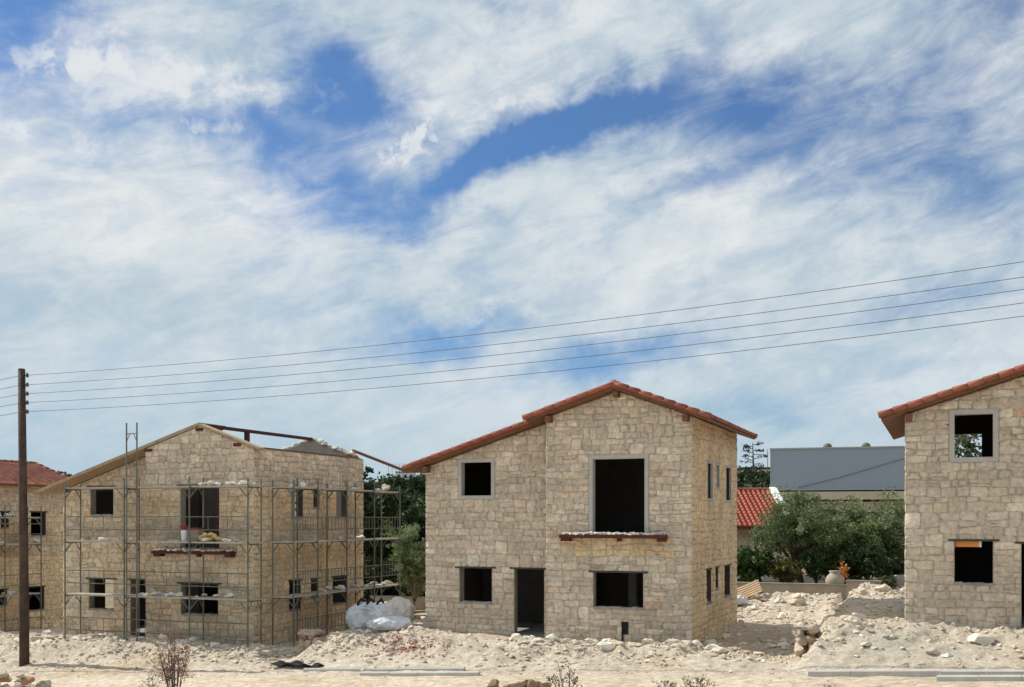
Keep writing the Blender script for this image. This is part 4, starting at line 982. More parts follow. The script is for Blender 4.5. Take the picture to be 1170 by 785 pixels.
END = [(300, .0), (317.5, .0), (331.5, 0), (347, 0), (362, 0)]
for k, (v, (ve, _)) in enumerate(zip(INS, END)):
    p0 = np.array([PX + 0.17, PY - 0.06, ins_z(v)]); S = 50.0; d = AX
    s32 = 32.0; q = p0 + d * s32; Y = q[1]; ze = HC + (594 - ve) / 1257 * Y
    sag = 0.75; t = s32 / S
    z1 = (ze - p0[2] * (1 - t) + 4 * sag * t * (1 - t)) / t
    pts = []; n = 60
    for i in range(n + 1):
        u = i / n; p = p0 + d * S * u; pts.append((p[0], p[1], p0[2] * (1 - u) + z1 * u - 4 * sag * u * (1 - u)))
    # the run on the other side of the pole
    pl = []; 
    for i in range(31):
        u = i / 30; p = p0 - np.array([0.2, 0, 0]) - d * 45 * u; pl.append((p[0], p[1], p0[2] - 2.6 * u - 2.4 * u * (1 - u)))
    mb = MB(); mb.chain(pts, [0.0085] * len(pts), 5); mb.chain(pl, [0.0085] * len(pl), 5)
    o = mb.build('power_cable', MT['cable'])
    tag(o, ['topmost of the five cables strung from the wooden pole', 'second cable from the top on the wooden pole', 'middle one of the five cables on the wooden pole', 'fourth cable from the top on the wooden pole', 'lowest of the five cables strung from the wooden pole'][k], 'cable', 'cables on the wooden pole')

# ------------------------------------------------------------------ sacks and site clutter
def sack(name, label, loc, size, seed, mat, straps=True, rz=0.0, slump=0.35):
    root = empty(name, loc, rz); tag(root, label, 'bag', 'white builders bags')
    V, F = ico(5); r = np.random.default_rng(seed)
    p = V.copy(); e = 0.38 if straps else 0.6
    p = np.sign(p) * np.abs(p) ** e; p = p / np.maximum(1, np.abs(p).max(1))[:, None]
    z = p[:, 2]
    bulge = 1 + 0.16 * (1 - z ** 2) - slump * 0.35 * np.clip(z, 0, 1) ** 2
    p[:, 0] *= bulge; p[:, 1] *= bulge
    ang = np.arctan2(p[:, 1], p[:, 0])
    fold = 0.07 * np.sin(ang * 5 + 3 * z + r.uniform(0, 6)) + 0.035 * np.sin(ang * 11 - 5 * z + r.uniform(0, 6)) + 0.10 * np.abs(fbm(ang * 2.2 + 9, z * 2.5, seed)) + 0.05 * fbm(p[:, 0] * 2 + 5, p[:, 1] * 2 + z * 2, seed + 4)
    fold = fold - 0.08 * (1 - np.abs(fbm(p[:, 0] * 2.1 + z * 1.3 + 7, p[:, 1] * 2.1 - z * 1.7 + seed, seed + 2, 3)) * 3.0).clip(0, 1) ** 3 + 0.05
    p[:, :2] *= (1 + fold)[:, None]; p[:, 2] += slump * 0.5 * fbm(p[:, 0] * 1.3 + 3, p[:, 1] * 1.3, seed + 9) * (z > -0.3) + 0.03 * np.sin(p[:, 0] * 9 + p[:, 1] * 7)
    p[:, 2] = (p[:, 2] + 1) * 0.5; p[:, 2] = np.maximum(p[:, 2], -0.02)
    p = p * np.array([size[0] / 2, size[1] / 2, size[2]])
    np_mesh('sack_body', p, F, mat, smooth=True, parent=root)
    if straps:
        for sx in (-0.62, -0.15, 0.35):
            mb = MB(); x = sx * size[0] * 0.5
            mb.chain([(x, -size[1] * 0.42, size[2] * 0.72), (x * 1.05, -size[1] * 0.30, size[2] * 1.02), (x * 1.1, -size[1] * 0.05, size[2] * 1.12), (x * 0.9, size[1] * 0.2, size[2] * 0.98)], [0.045, 0.05, 0.05, 0.045], 6)
            mb.build('strap', MT['black'], root)
    return root
sack('bulk_bag', 'big bluish white builders bag with black straps beside the scaffold', W(-12.15, 1.75, gz(-12.15, 1.75) + 0.04), (1.50, 1.2, 1.10), 3, MT['bag'], rz=-0.3)
sack('bulk_bag', 'big slumped white builders bag leaning against the strapped one', W(-11.25, 1.85, gz(-11.25, 1.85) + 0.03), (0.95, 0.9, 1.0), 8, MT['bag2'], straps=False, rz=0.3, slump=0.7)
sack('sand_bag', 'grey crumpled sack lying at the foot of the big bags', W(-11.25, 0.75, gz(-11.25, 0.75) - 0.02), (0.95, 0.55, 0.40), 12, MT['bag2'], straps=False, rz=-0.5, slump=0.6)
sack('sand_bag', 'bright white tied sack lying on the rubble beside the middle house', W(-10.1, -0.95, gz(-10.1, -0.95) - 0.02), (1.12, 0.7, 0.46), 15, MT['bag'], straps=False, rz=0.15, slump=0.5)
sack('sand_bag', 'white plastic sack at the corner by the rear garden wall', W(-12.9, 7.6, gz(-12.9, 7.6)), (0.9, 0.6, 0.55), 18, MT['bag'], straps=False, slump=0.6)
sack('sand_bag', 'torn white sack heaped behind the strapped bag', W(-14.3, 6.9, gz(-14.3, 6.9)), (1.0, 0.6, 0.5), 19, MT['bag'], straps=False, slump=0.8)
root = empty('pipe_offcut', W(-13.75, 6.6, gz(-13.75, 6.6))); tag(root, 'upright cream pipe with a yellow base behind the bags', 'pipe')
mb = MB(); mb.tube((0, 0, 0), (0, 0, 0.62), 0.16, 0.15, 16); mb.build('pipe_body', MT['white'], root, smooth=False)
mb = MB(); mb.box(-0.3, 0.3, -0.25, 0.2, 0.0, 0.10); mb.build('base', MT['yellow'], root)
mb = MB(); mb.box(-0.42, 0.42, -0.3, 0.3, 0, 0.62); o = mb.build('cardboard_box', MT['card']); o.location = W(-13.25, 6.8, gz(-13.25, 6.8)); o.rotation_euler = (0, 0, 0.2); tag(o, 'brown cardboard box beside the cream pipe', 'box')
rs = random.Random(33)
for k in range(7):
    mb = MB(); L = rs.uniform(1.4, 2.6); mb.box(-L / 2, L / 2, -0.06, 0.06, -0.02, 0.025)
    o = mb.build('timber_plank', MT['timber']); lx, ly = -11.9 + rs.uniform(-0.8, 1.0), 3.4 + rs.uniform(0, 3.0); o.location = W(lx, ly, gz(lx, ly) + 0.08 + 0.06 * k); o.rotation_euler = (rs.uniform(-.1, .1), rs.uniform(-.06, .06), rs.uniform(-0.6, 0.3)); tag(o, 'brown timber plank in the loose pile behind the white bags', 'plank', 'planks behind the white bags')
# black plastic sheet by the kerb
mb = MB(); xs = np.linspace(-0.9, 0.9, 15); ys = np.linspace(-0.25, 0.25, 6)
vs = [(x, y, 0.05 + 0.10 * vnoise(np.array([x * 3.0]), np.array([y * 5.0]), 4)[0] + 0.05 * math.sin(x * 9 + y * 11)) for y in ys for x in xs]
mb.add(vs, [(j * 15 + i, j * 15 + i + 1, (j + 1) * 15 + i + 1, (j + 1) * 15 + i) for j in range(5) for i in range(14)])
o = mb.build('plastic_sheet', MT['black']); o.location = W(-11.6, -4.35, gz(-11.6, -4.35) + 0.04); o.rotation_euler = (0, 0, -TH); tag(o, 'crumpled black plastic sheet at the end of the kerb row', 'plastic sheet')
sol = o.modifiers.new('thickness', 'SOLIDIFY'); sol.thickness = 0.01
# broken pallet by the garden wall
root = empty('pallet', W(-0.55, 13.1, gz(-0.55, 13.1) + 0.05), -0.25); tag(root, 'broken brown pallet tipped up on the spoil before the garden wall', 'pallet'); root.rotation_euler = (R(35), R(-24), -0.25)
for k in range(6): mb = MB(); mb.box(-0.75, 0.75, -0.42 + k * 0.15, -0.32 + k * 0.15, 0.10, 0.125); mb.build('slat', MT['card'], root)
for x in (-0.7, 0, 0.65): mb = MB(); mb.box(x, x + 0.09, -0.42, 0.43, 0, 0.098); mb.build('bearer', MT['timber'], root)
rs = random.Random(5)
for k in range(5):
    mb = MB(); L = rs.uniform(0.5, 1.0); mb.box(-L / 2, L / 2, -0.05, 0.05, -0.015, 0.02); o = mb.build('timber_scrap', MT['timber_raw']); lx, ly = -0.5 + rs.uniform(-.8, .8), 11.9 + rs.uniform(-.5, .5)
    o.location = W(lx, ly, gz(lx, ly) + 0.12); o.rotation_euler = (rs.uniform(-.5, .5), rs.uniform(-.5, .5), rs.uniform(0, 3)); tag(o, 'short timber offcut among the waste below the broken pallet', 'timber offcut', 'offcuts below the broken pallet')
sack('sand_bag', 'small white waste sack below the broken pallet', W(-0.7, 11.6, gz(-0.7, 11.6)), (0.8, 0.5, 0.4), 25, MT['bag'], straps=False, slump=0.8)

# ------------------------------------------------------------------ garden walls behind
def low_wall(label, lx0, lx1, ly, z0, h, th=0.22):
    root = empty('garden_wall', W(lx0, ly, z0), -TH); tag(root, label, 'wall', 'low garden walls')
    L = lx1 - lx0; mb = MB(); n = 10
    mb.box(0, L, -th / 2, th / 2, -0.9, h); mb.build('wall_body', MT['gwall'], root)
    mb = MB(); mb.box(-0.02, L + 0.02, -th / 2 - 0.04, th / 2 + 0.04, h + 0.002, h + 0.06); mb.build('coping', MT['concrete'], root)
low_wall('low rendered garden wall behind the gap left of the middle house', -19.0, -7.4, 14.0, -0.45, 0.60)
low_wall('low rendered garden wall under the shrubs between the middle and right hand houses', -7.3, 3.55, 14.35, 0.60, 0.56)
low_wall('higher rendered garden wall beside the right hand house', 3.6, 14.0, 13.2, 0.85, 0.55)
root = empty('planter', W(6.4, 11.9, gz(6.4, 11.9)), -TH); tag(root, 'grey concrete trough before the higher garden wall', 'planter')
mb = MB(); mb.box(-0.9, 0.9, -0.35, -0.25, 0, 0.45); mb.box(-0.9, 0.9, 0.25, 0.35, 0, 0.45); mb.box(-0.9, -0.8, -0.248, 0.248, 0, 0.45); mb.box(0.8, 0.9, -0.248, 0.248, 0, 0.45); mb.build('trough', MT['concrete'], root)
mb = MB(); mb.box(-0.795, 0.795, -0.245, 0.245, 0.0, 0.36); mb.build('soil', MT['bark'], root)
root = empty('clay_pot', W(3.0, 14.7, 0.98)); tag(root, 'round pale clay pot behind the garden wall below the olive trees', 'pot')
mb = MB(); pr = [(0, 0.16), (0.06, 0.24), (0.2, 0.36), (0.38, 0.40), (0.54, 0.34), (0.66, 0.22), (0.70, 0.19), (0.76, 0.25)]
mb.chain([(0, 0, z) for z, _ in pr], [r for _, r in pr], 20); mb.build('pot_body', MT['gwall'], root, smooth=True)
mb = MB(); mb.tube((0, 0, 0.762), (0, 0, 0.79), 0.25, 0.24, 20); mb.build('rim', MT['concrete'], root)

# ------------------------------------------------------------------ vegetation
def leaves(name, C, size, aspect, cols, parent=None, up=0.2, seed=0, droop=0.0):
    """C (n,3) leaf centres; one bent diamond blade each"""
    r = np.random.default_rng(seed); n = len(C)
    d = r.normal(size=(n, 3)); d[:, 2] += up; d /= np.linalg.norm(d, axis=1)[:, None]
    q = r.normal(size=(n, 3)); w = np.cross(d, q); w /= np.linalg.norm(w, axis=1)[:, None]
    s = size * r.uniform(0.6, 1.35, n)[:, None]
    V = np.stack([C - d * s, C + w * s * aspect, C + d * s, C - w * s * aspect], 1).reshape(-1, 3)
    F = np.arange(4 * n).reshape(n, 4)
    return np_mesh(name, V, F, MT['leaf'], np.repeat(cols, 4, 0), parent=parent)
def tree(name, label, loc, height_, spread, seed, pal, nleaf, leaf, aspect=0.35, trunk_r=0.18, trunk_h=0.3, cat='tree', group=None, nlimb=7, clump=0.22, squash=0.8, low=0.25, bushy=False, core=1.0, mainname='crown'):
    root = empty(name, loc); tag(root, label, cat, group)
    rs = random.Random(seed); r = np.random.default_rng(seed)
    tk = MB(); H = height_; th = H * trunk_h
    tips = []
    lean = np.array([rs.uniform(-.1, .1) * H, rs.uniform(-.1, .1) * H, 0])
    tk.chain([(0, 0, -0.3), tuple(lean * 0.3 + np.array([0, 0, th * 0.5])), tuple(lean * 0.6 + np.array([0, 0, th]))], [trunk_r * 1.25, trunk_r, trunk_r * 0.85], 9)
    b = lean * 0.6 + np.array([0, 0, th])
    for k in range(nlimb):
        a = 2 * math.pi * (k + rs.uniform(-.3, .3)) / nlimb; el = rs.uniform(low, 1.35)
        rad = spread * rs.uniform(0.7, 1.0); e = np.array([math.cos(a) * rad * math.cos(el) , math.sin(a) * rad * math.cos(el), (H - th) * (0.25 + 0.72 * math.sin(el)) * rs.uniform(0.82, 1.0)])
        m1 = b + e * 0.45 + np.array([rs.uniform(-.1, .1) * spread, rs.uniform(-.1, .1) * spread, 0.08 * H])
        tk.chain([tuple(b), tuple(m1), tuple(b + e)], [trunk_r * 0.6, trunk_r * 0.35, trunk_r * 0.1], 6)
        tips += [(b + e, 1.0), (b + e * 0.72 + (m1 - b - e * 0.45) * 0.5, 1.0), (m1, 0.85)]
        for j in range(4):
            f = rs.uniform(0.4, 1.0); o = np.array([rs.gauss(0, 1), rs.gauss(0, 1), rs.gauss(0.1, 0.7)]) * spread * 0.26; t2 = b + e * f + o
            t2[2] = max(t2[2], th * 0.6); tk.chain([tuple(b + e * f * 0.9), tuple(t2)], [trunk_r * 0.16, trunk_r * 0.05], 4); tips.append((t2, rs.uniform(0.6, 1.0)))
    tk.build('trunk', MT['bark'], root, smooth=True)
    P = []; K = []
    per = nleaf // len(tips)
    pal = np.array(pal)
    for (t, wgt) in tips:
        n = int(per * wgt); rr = spread * clump * rs.uniform(0.75, 1.3)
        # sub-sprays in each clump so that the outline breaks up
        ns = 9; sub = r.normal(size=(ns, 3)) * rr * 0.62 * np.array([1, 1, squash]); idx = r.integers(0, ns, n)
        pts = t + sub[idx] + r.normal(size=(n, 3)) * rr * 0.25 * np.array([1, 1, squash])
        c = pal[r.integers(0, len(pal))] * r.uniform(0.8, 1.2) * r.uniform(0.75, 1.3, (n, 1))
        P.append(pts); K.append(c)
    P = np.concatenate(P); K = np.concatenate(K); keep = P[:, 2] > 0.03; 
    leaves(mainname, P[keep], leaf, aspect, K[keep], root, seed=seed)
    return root
OLIVE = [(0.15, 0.195, 0.075), (0.20, 0.24, 0.12), (0.10, 0.14, 0.05), (0.165, 0.21, 0.08)]
DARKG = [(0.030, 0.050, 0.018), (0.042, 0.065, 0.024), (0.024, 0.040, 0.016)]
MIDG = [(0.055, 0.095, 0.022), (0.075, 0.12, 0.028), (0.045, 0.080, 0.022)]
def gpos(u, v, Y, dz=0.0): return ((u - 585) / 1257 * Y, Y, HC - (v - 594) / 1257 * Y + dz)
def put(u, Y, z): return ((u - 585) / 1257 * Y, Y, z)
tree('olive_tree', 'broad grey green olive tree left of the pair behind the garden wall', put(915, 51.5, 0.7), 4.25, 2.2, 3, OLIVE, 26000, 0.09, 0.24, 0.2, 0.2, group='olive trees behind the garden wall', nlimb=10, low=0.05)
tree('olive_tree', 'tall grey green olive tree behind the pot on the garden wall', put(968, 52.5, 0.7), 4.1, 2.2, 4, OLIVE, 28000, 0.09, 0.24, 0.2, 0.2, group='olive trees behind the garden wall', nlimb=10, low=0.05)
tree('olive_tree', 'olive tree reaching behind the wall of the right hand house', put(1018, 52, 0.7), 3.9, 2.1, 5, OLIVE, 24000, 0.09, 0.24, 0.2, 0.2, group='olive trees behind the garden wall', nlimb=9, low=0.05)
tree('olive_tree', 'small olive tree with upright shoots before the dark trees', put(470, 51.5, -0.2), 3.9, 1.45, 6, OLIVE, 20000, 0.08, 0.2, 0.12, 0.10, nlimb=9, low=0.3)
tree('carob_tree', 'dense dark evergreen tree just past the scaffolded house', put(428, 58, -0.2), 7.0, 2.3, 7, DARKG + [MIDG[2]], 30000, 0.13, 0.5, 0.25, 0.2, group='dark trees behind the gap', nlimb=11, low=0.0)
tree('carob_tree', 'lower dark evergreen tree beside the middle house', put(480, 60, -0.2), 4.9, 2.5, 8, DARKG + [MIDG[0]], 26000, 0.13, 0.5, 0.25, 0.2, group='dark trees behind the gap', nlimb=11, low=0.0)
tree('carob_tree', 'tall dark tree top showing above the unroofed house wall', put(405, 62, -0.2), 6.3, 2.3, 9, DARKG, 22000, 0.13, 0.5, 0.25, 0.2, group='dark trees behind the gap', nlimb=10, low=0.0)
for k_, (u_, h_) in enumerate(((422, 2.6), (444, 2.2), (488, 2.4))):
    tree('dark_bush', 'dark bush filling the foot of the dark trees left of the middle house', put(u_, 55.5, -0.35), h_, 1.7, 40 + k_, DARKG + [MIDG[2]], 7000, 0.11, 0.5, 0.06, 0.08, 'bush', 'bushes at the foot of the dark trees', nlimb=9, low=0.0)
tree('leafy_tree', 'leafy tree seen through the upper window of the right hand house', put(1112, 46, 0.9), 6.7, 1.9, 10, [(0.08, 0.10, 0.04), (0.11, 0.13, 0.05), (0.06, 0.08, 0.04)], 9000, 0.11, 0.5, 0.16, 0.35, nlimb=9, low=0.3)
tree('fig_bush', 'bright green big leaved bush below the red tiled house', put(858, 50.5, 0.6), 2.0, 1.15, 11, MIDG, 5200, 0.12, 0.62, 0.06, 0.1, 'bush', nlimb=9, low=0.1)
tree('shrub', 'yellow green shrub between the leafy bush and the olive trees', put(896, 50, 0.7), 1.6, 0.85, 12, [(0.16, 0.13, 0.03), (0.13, 0.11, 0.03), (0.09, 0.10, 0.03)], 4200, 0.07, 0.4, 0.05, 0.1, 'shrub', nlimb=8, low=0.2)
tree('shrub', 'dark green shrub low under the middle olive tree', put(935, 50, 0.75), 2.0, 1.0, 13, [DARKG[1], MIDG[2]], 5200, 0.075, 0.4, 0.05, 0.1, 'shrub', nlimb=8, low=0.1)
tree('shrub', 'dark leafy shrub right of the clay pot under the olives', put(995, 49.5, 0.9), 2.1, 1.3, 14, [DARKG[1], MIDG[2], DARKG[0]], 6500, 0.08, 0.45, 0.05, 0.1, 'shrub', nlimb=9, low=0.1)
tree('shrub', 'broad dark shrub filling the gap between the two olive trunks', put(960, 51, 0.8), 1.7, 1.2, 16, [DARKG[1], OLIVE[2]], 6000, 0.075, 0.4, 0.05, 0.1, 'shrub', nlimb=9, low=0.05)
tree('shrub', 'low dark shrub at the corner of the right hand house wall', put(1024, 50.5, 0.9), 1.8, 1.0, 17, [DARKG[1], OLIVE[2]], 5000, 0.075, 0.4, 0.05, 0.1, 'shrub', nlimb=9, low=0.05)
tree('shrub', 'small green tuft beside the concrete trough', W(5.35, 11.5, gz(5.35, 11.5)), 0.5, 0.36, 15, [MIDG[2], (0.07, 0.09, 0.04)], 1400, 0.05, 0.4, 0.02, 0.1, 'shrub', nlimb=7, low=0.2)
mb = MB(); 
root = empty('flower_plant', put(964, 48.6, 1.0)); tag(root, 'orange flowers standing tall beside the clay pot', 'flowers')
fl = np.random.default_rng(2).normal(size=(140, 3)) * np.array([0.09, 0.08, 0.2]) + np.array([0, 0, 0.6]); leaves('blossom', fl, 0.06, 0.7, np.array([(0.75, 0.28, 0.05), (0.6, 0.2, 0.12), (0.5, 0.35, 0.1)])[np.random.default_rng(3).integers(0, 3, 140)], root)
mb.tube((0, 0, -0.2), (0.02, 0, 0.8), 0.02); mb.tube((0, 0, -0.2), (-0.08, 0.02, 0.6), 0.015); mb.build('stem', MT['bark'], root)

# plants at the near edge of the track
def twig_plant(name, label, loc, H, seed, pal, nl, leaf, spread, cat='shrub', stems=6, barkc='bark', dens_top=0.3):
    root = empty(name, loc); tag(root, label, cat); rs = random.Random(seed); tk = MB(); P = []
    for k in range(stems):
        a = rs.uniform(0, 6.28); d = rs.uniform(0, 1) * spread; top = np.array([math.cos(a) * d, math.sin(a) * d, H * rs.uniform(0.65, 1.0)])
        b = np.array([math.cos(a) * 0.05, math.sin(a) * 0.05, -0.2]); m = b * 0.5 + top * 0.5 - np.array([math.cos(a) * d * 0.15, math.sin(a) * d * 0.15, -0.05])
        tk.chain([tuple(b), tuple(m), tuple(top)], [0.018, 0.012, 0.004], 5)
        for j in range(9):
            t = rs.uniform(dens_top, 1.0); q = (b * (1 - t) + top * t); e = q + np.array([rs.gauss(0, 1), rs.gauss(0, 1), rs.uniform(0.2, 1.2)]) * H * 0.09
            tk.chain([tuple(q), tuple(e)], [0.006, 0.002], 4)
            for i in range(max(1, nl // (stems * 9))): P.append(q + (e - q) * rs.uniform(0.3, 1.1) + np.array([rs.gauss(0, 1), rs.gauss(0, 1), rs.gauss(0, 1)]) * 0.03)
    tk.build('stem', MT[barkc], root)
    P = np.array(P); r = np.random.default_rng(seed); pal = np.array(pal); leaves('foliage', P, leaf, 0.45, pal[r.integers(0, len(pal), len(P))] * r.uniform(0.8, 1.2, (len(P), 1)), root, seed=seed)
    return root
def near(u, vtop, Y, gzv): return put(u, Y, gzv), (HC - (vtop - 594) / 1257 * Y) - gzv
l, h = near(200, 718, 27.5, -1.0); twig_plant('dry_shrub', 'reddish dry bare shrub in front of the scaffolded house', l, h, 3, [(0.20, 0.07, 0.055), (0.24, 0.10, 0.075), (0.17, 0.085, 0.06)], 2300, 0.024, 0.62, stems=16, dens_top=0.55)
l, h = near(650, 756, 24.5, -0.6); twig_plant('shrub', 'spindly dark leaved shrub at the near edge before the middle house', l, h, 4, [(0.07, 0.075, 0.035), (0.09, 0.09, 0.045), (0.10, 0.075, 0.045)], 420, 0.032, 0.42, stems=6, dens_top=0.5)
l, h = near(768, 776, 24.5, -0.55); twig_plant('shrub', 'low grey green shrub left of the pair at the near edge', l, h, 5, [(0.13, 0.14, 0.065), (0.16, 0.17, 0.085)], 700, 0.03, 0.40, stems=10, dens_top=0.5)
l, h = near(800, 773, 24.3, -0.55); twig_plant('shrub', 'low grey green shrub right of the pair at the near edge', l, h, 6, [(0.12, 0.14, 0.06), (0.16, 0.17, 0.085)], 800, 0.03, 0.42, stems=11, dens_top=0.5)
l, h = near(950, 776, 23.5, -0.5); twig_plant('shrub', 'thin grey twiggy shrub at the near edge before the kerb row', l, h, 7, [(0.15, 0.14, 0.08), (0.12, 0.11, 0.065)], 220, 0.022, 0.6, stems=9, dens_top=0.5)
l, h = near(172, 762, 26.5, -0.95); twig_plant('shrub', 'thin olive green weed left of the reddish dry shrub', l, h, 8, [(0.12, 0.12, 0.05)], 200, 0.025, 0.35, stems=6, dens_top=0.5)

# ------------------------------------------------------------------ buildings behind
root = empty('bungalow', put(842, 63.0, 0.5)); tag(root, 'cream bungalow with a red tiled roof behind the middle house', 'house')
mb = MB(); mb.box(-8.5, 2.25, -1.2, 6.4, -0.5, 3.05); mb.build('wall', MT['plaster'], root)
mb = MB(); mb.box(-8.4, 1.2, -1.26, -1.202, 0.0, 1.75); mb.build('plinth_panel', MT['white'], root)
mb = MB(); mb.box(0.02, 0.55, -1.30, -1.262, 0.2, 1.0); mb.build('window', MT['black'], root)
rs = random.Random(2)
def bung_roof():
    rf = MB()
    rf.add([(-9, -2.2, 3.05), (2.75, -2.2, 3.05), (2.75, 2.6, 5.15), (-9, 2.6, 5.15), (-9, 7.4, 3.05), (2.75, 7.4, 3.05), (-9, -2.2, 2.9), (2.75, -2.2, 2.9), (2.75, 7.4, 2.9), (-9, 7.4, 2.9)],
           [(0, 1, 2, 3), (3, 2, 5, 4), (6, 9, 8, 7), (0, 6, 7, 1), (4, 5, 8, 9), (1, 7, 8, 5, 2), (0, 3, 4, 9, 6)])
    r = rf.build('roof', MT['timber'], root)
    # barrel tiles on both slopes, big and regular, drawn as half-round rows
    ts = MB(); n = 40; 
    for sgn in (0, 1):
        for i in range(n):
            x = -8.9 + 11.35 * i / n + 0.14; c = tuple(np.array((0.36, 0.10, 0.065)) * rs.uniform(0.85, 1.15))
            for j in range(13):
                t0, t1 = j / 13, (j + 1.12) / 13
                ya, yb = (-2.3, 2.6) if sgn == 0 else (7.5, 2.6)
                p0 = (x, ya + (yb - ya) * t0, 3.07 + 2.12 * t0 + 0.02); p1 = (x, ya + (yb - ya) * min(1, t1), 3.07 + 2.12 * min(1, t1) - 0.01)
                ts.tube(p0, p1, 0.10, 0.085, 8, 0, c)
        yA, zA = (-2.3, 3.07) if sgn == 0 else (7.5, 3.07)
        ts.add([(-8.95, yA, zA + 0.01), (2.45, yA, zA + 0.01), (2.45, 2.6, 5.18), (-8.95, 2.6, 5.18)], [(0, 1, 2, 3) if sgn == 0 else (3, 2, 1, 0)], 0, (0.13, 0.02, 0.015))
    ts.build('roof_tiles', MT['tile'], r, smooth=True)
    rt = MB(); barrel_run(rt, (-9, 2.6, 5.24), (2.5, 2.6, 5.24), 0.13, 0.4, rs); rt.build('ridge_tiles', MT['tile'], r)
    vg = MB()
    for ya in (-2.35, 7.55):
        vg.add([(2.46, ya, 3.0), (2.86, ya, 3.0), (2.86, ya, 3.26), (2.46, ya, 3.26), (2.46, 2.6, 5.14), (2.86, 2.6, 5.14), (2.86, 2.6, 5.40), (2.46, 2.6, 5.40)], [(0, 1, 2, 3), (7, 6, 5, 4), (0, 4, 5, 1), (3, 2, 6, 7), (0, 3, 7, 4), (1, 5, 6, 2)])
    vg.build('white_verge', MT['white'], r)
bung_roof()

root = empty('warehouse', put(958, 104, 0.3), R(-16.5)); tag(root, 'big blue grey metal clad warehouse above the olive trees', 'warehouse')
hw = 6.25
mb = MB(); mb.box(-hw, hw + 0.0, 0, 14, 6.55, 10.4); mb.build('cladding', MT['clad'], root)
mb = MB(); mb.box(-hw - 0.1, hw + 0.1, -0.1, 14.1, 10.4, 10.52); mb.box(-hw - 0.02, hw + 0.02, -0.08, 13.9, 6.45, 6.548); mb.build('edge_trim', MT['surround'], root)
for xa, xb in ((hw - 0.16, hw + 0.04), (-hw - 0.04, -hw + 0.03)): mb = MB(); mb.box(xa, xb, -0.04, 0.16, 6.55, 10.39); mb.build('corner_trim', MT['surround'], root)
mb = MB(); mb.box(-hw - 0.3, hw + 1.2, -0.6, 13, 5.55, 6.30); mb.box(-hw - 0.3, hw + 1.2, 0.2, 13, 4.4, 5.35); mb.box(-hw - 0.3, hw + 1.2, -0.3, 13, -0.5, 4.2); mb.build('wall', MT['plaster'], root)
mb = MB(); mb.box(-hw, hw + 0.9, 0.3, 12, 5.352, 5.548); mb.box(-hw, hw + 0.9, 0.3, 12, 4.202, 4.398); mb.box(-hw, hw, 0.3, 12, 6.302, 6.448); mb.build('window_band', MT['black'], root)
for x in (-1.0, 2.5):
    V, F = ICO2; np_mesh('roof_vent', V * np.array([0.42, 0.42, 0.36]) + np.array([x, 1.0, 10.62]), F, MT['galv'], np.ones((len(V), 3)), True, root)
mb = MB(); mb.chain([(-3.7, -0.12, 6.7), (0.0, -0.14, 7.6), (hw - 0.2, -0.12, 9.4)], [0.025] * 3, 5); mb.build('wire', MT['cable'], root)

# far things on the ridge
def far_house(label, u, Y, z, w, h, col, roofc=None):
    root = empty('distant_house', put(u, Y, z)); tag(root, label, 'house', 'houses on the far hillside')
    mb = MB(); mb.box(-w / 2, w / 2, 0, w * 0.7, -4.0, h); mb.build('wall', MT[col], root)
    mb = MB(); mb.box(-w / 2 - 0.2, w / 2 + 0.2, -0.2, w * 0.7 + 0.2, h + 0.002, h + 0.35); mb.build('roof', MT[roofc or 'concrete'], root)
    mb = MB()
    for k in range(3): x = -w / 2 + w * (k + 0.5) / 3; mb.box(x - w * 0.06, x + w * 0.06, -0.05, -0.003, h * 0.35, h * 0.75)
    mb.build('window', MT['black'], root)
far_house('low cream house left of the red tiled roof on the hillside', 846, 150, 5.8, 4.4, 2.6, 'plaster')
far_house('low white house with dark roof edge next to the warehouse corner', 874, 170, 6.6, 5.5, 2.2, 'white')
far_house('pinkish house half hidden by scrub under the bare pine', 866, 230, 12.6, 6.5, 2.0, 'plaster', 'timber_red')
far_house('tiny white house on the ridge left of the middle house', 463, 300, 14.6, 5.0, 2.2, 'white')
far_house('tiny pale house on the ridge touching the middle house edge', 482, 320, 14.4, 6.0, 2.2, 'white')
rs = random.Random(91); kk = 0
def far_tree(u, Y, z, H, sp, seed, lab, pal=DARKG, n=900):
    tree('hillside_tree', lab, put(u, Y, z), H, sp, seed, pal, n, 0.32, 0.6, 0.25, 0.2, group='dark trees on the far hillside', nlimb=7, low=0.0, clump=0.3)
for k, (u0, u1, Y, v0, v1, n) in enumerate([(838, 884, 185, 551, 562, 22), (436, 492, 235, 556, 590, 40), (838, 884, 150, 562, 572, 10), (430, 492, 120, 578, 612, 20), (1100, 1160, 200, 535, 560, 5)]):
    for i in range(n):
        u = rs.uniform(u0, u1); v = rs.uniform(v0, v1); Yk = Y * rs.uniform(0.93, 1.07); H = rs.uniform(1.7, 2.7) * Y / 200
        z = HC - (v - 594) / 1257 * Yk - 0.1
        far_tree(u, Yk, z - 0.4 * H * 0, H, H * 0.75, 1000 + kk, ['dark scrub tree on the hill between the middle house and the warehouse', 'dark scrub tree on the hill left of the middle house', 'dark scrub tree low on the hill beside the red tiled roof', 'scrub tree at the hill foot left of the middle house', 'scrub tree on the hill behind the right hand house'][k], n=700); kk += 1
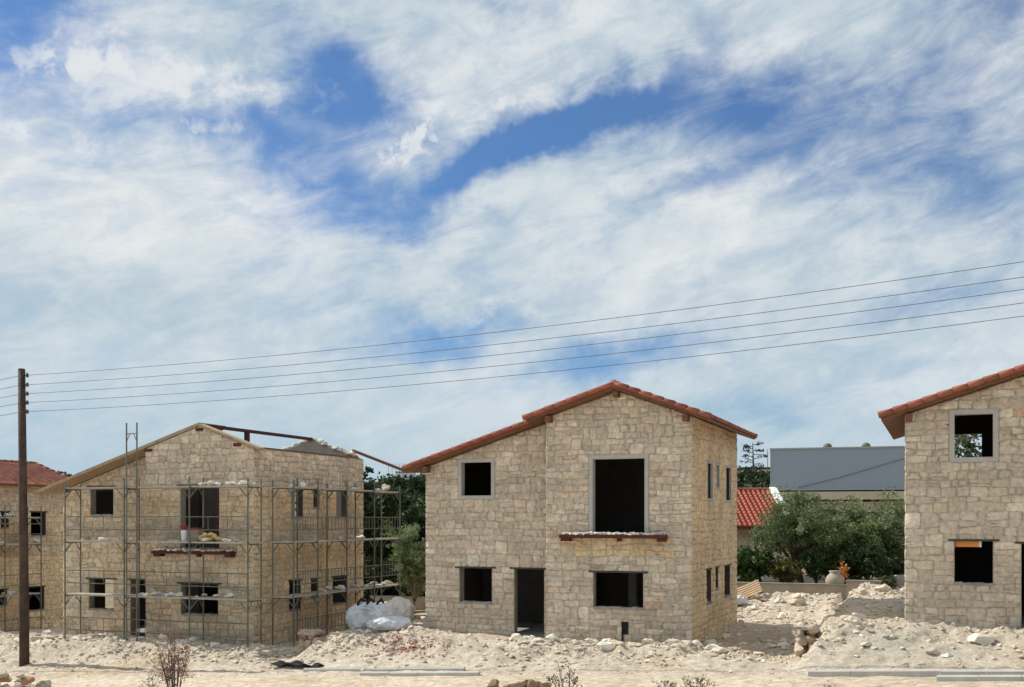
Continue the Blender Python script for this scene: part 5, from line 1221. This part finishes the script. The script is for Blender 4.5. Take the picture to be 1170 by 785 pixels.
# bare pine on the ridge
root = empty('pine_tree', put(860, 180, 10.0)); tag(root, 'nearly bare pine standing against the sky right of the middle house', 'tree')
mb = MB(); mb.chain([(0, 0, -2), (0.1, 0, 3), (0.0, 0, 6.6)], [0.22, 0.16, 0.05], 7); rs = random.Random(6); P = []
for k in range(16):
    z = 1.4 + k * 0.32; a = rs.choice((0, math.pi)) + rs.uniform(-.7, .7); L = rs.uniform(0.8, 2.2) * (1.15 - 0.1 * abs(k - 8) / 3); e = (math.cos(a) * L, math.sin(a) * L, z + rs.uniform(-0.3, 0.7)); mb.chain([(0.05, 0, z), (e[0] * 0.5, e[1] * 0.5, z + 0.1), e], [0.07, 0.05, 0.02], 5)
    for j in range(30 if k > 8 else 12):
        f = rs.uniform(0.35, 1.08); q = np.array([e[0] * f + rs.gauss(0, 0.18), e[1] * f + rs.gauss(0, 0.18), z + (e[2] - z) * f + rs.gauss(0.05, 0.14)]); P.append(q)
mb.build('trunk', MT['bark'], root); P = np.array(P); leaves('crown', P, 0.26, 0.35, np.tile(np.array([(0.03, 0.04, 0.025)]), (len(P), 1)), root)
mb = MB(); mb.tube((0, 0, -2), (0, 0, 5.6), 0.07, 0.05, 6); o = mb.build('mast', MT['galv']); o.location = put(877, 185, 10.2); tag(o, 'thin grey mast right of the bare pine', 'mast')
for k in range(11):
    mb = MB(); mb.tube((0, 0, -3), (0, 0, 5.0), 0.06, 0.05, 5); mb.tube((0, 0, 5.0), (0.5, 0, 5.25), 0.05, 0.04, 5); o = mb.build('fence_post', MT['galv']); o.location = put(444 + k * 4.1, 290, 13.5); tag(o, 'thin post in the row standing along the far ridge', 'post', 'posts along the far ridge')
# low scrub over the far slopes, too much of it to count
def far_scrub():
    r = np.random.default_rng(17); n = 2600; C = []; K = []
    x = r.uniform(-260, 300, n); y = r.uniform(95, 420, n); pal = np.array(DARKG + [MIDG[2], (0.07, 0.075, 0.04)])
    for i in range(n):
        z = hill_z(x[i], y[i]) if y[i] > 150 else 0.4
        s = r.uniform(0.7, 1.5); m = 26
        p = r.normal(size=(m, 3)) * np.array([s, s, s * 0.45]) * 0.6; p[:, 2] = np.abs(p[:, 2])
        C.append(p + np.array([x[i], y[i], z])); K.append(pal[r.integers(0, len(pal))] * r.uniform(0.75, 1.25, (m, 1)))
    o = leaves('scrub', np.concatenate(C), 0.42, 0.6, np.concatenate(K), seed=5)
    tag(o, 'low dark scrub covering the far hillside', None, None, 'stuff')
far_scrub()
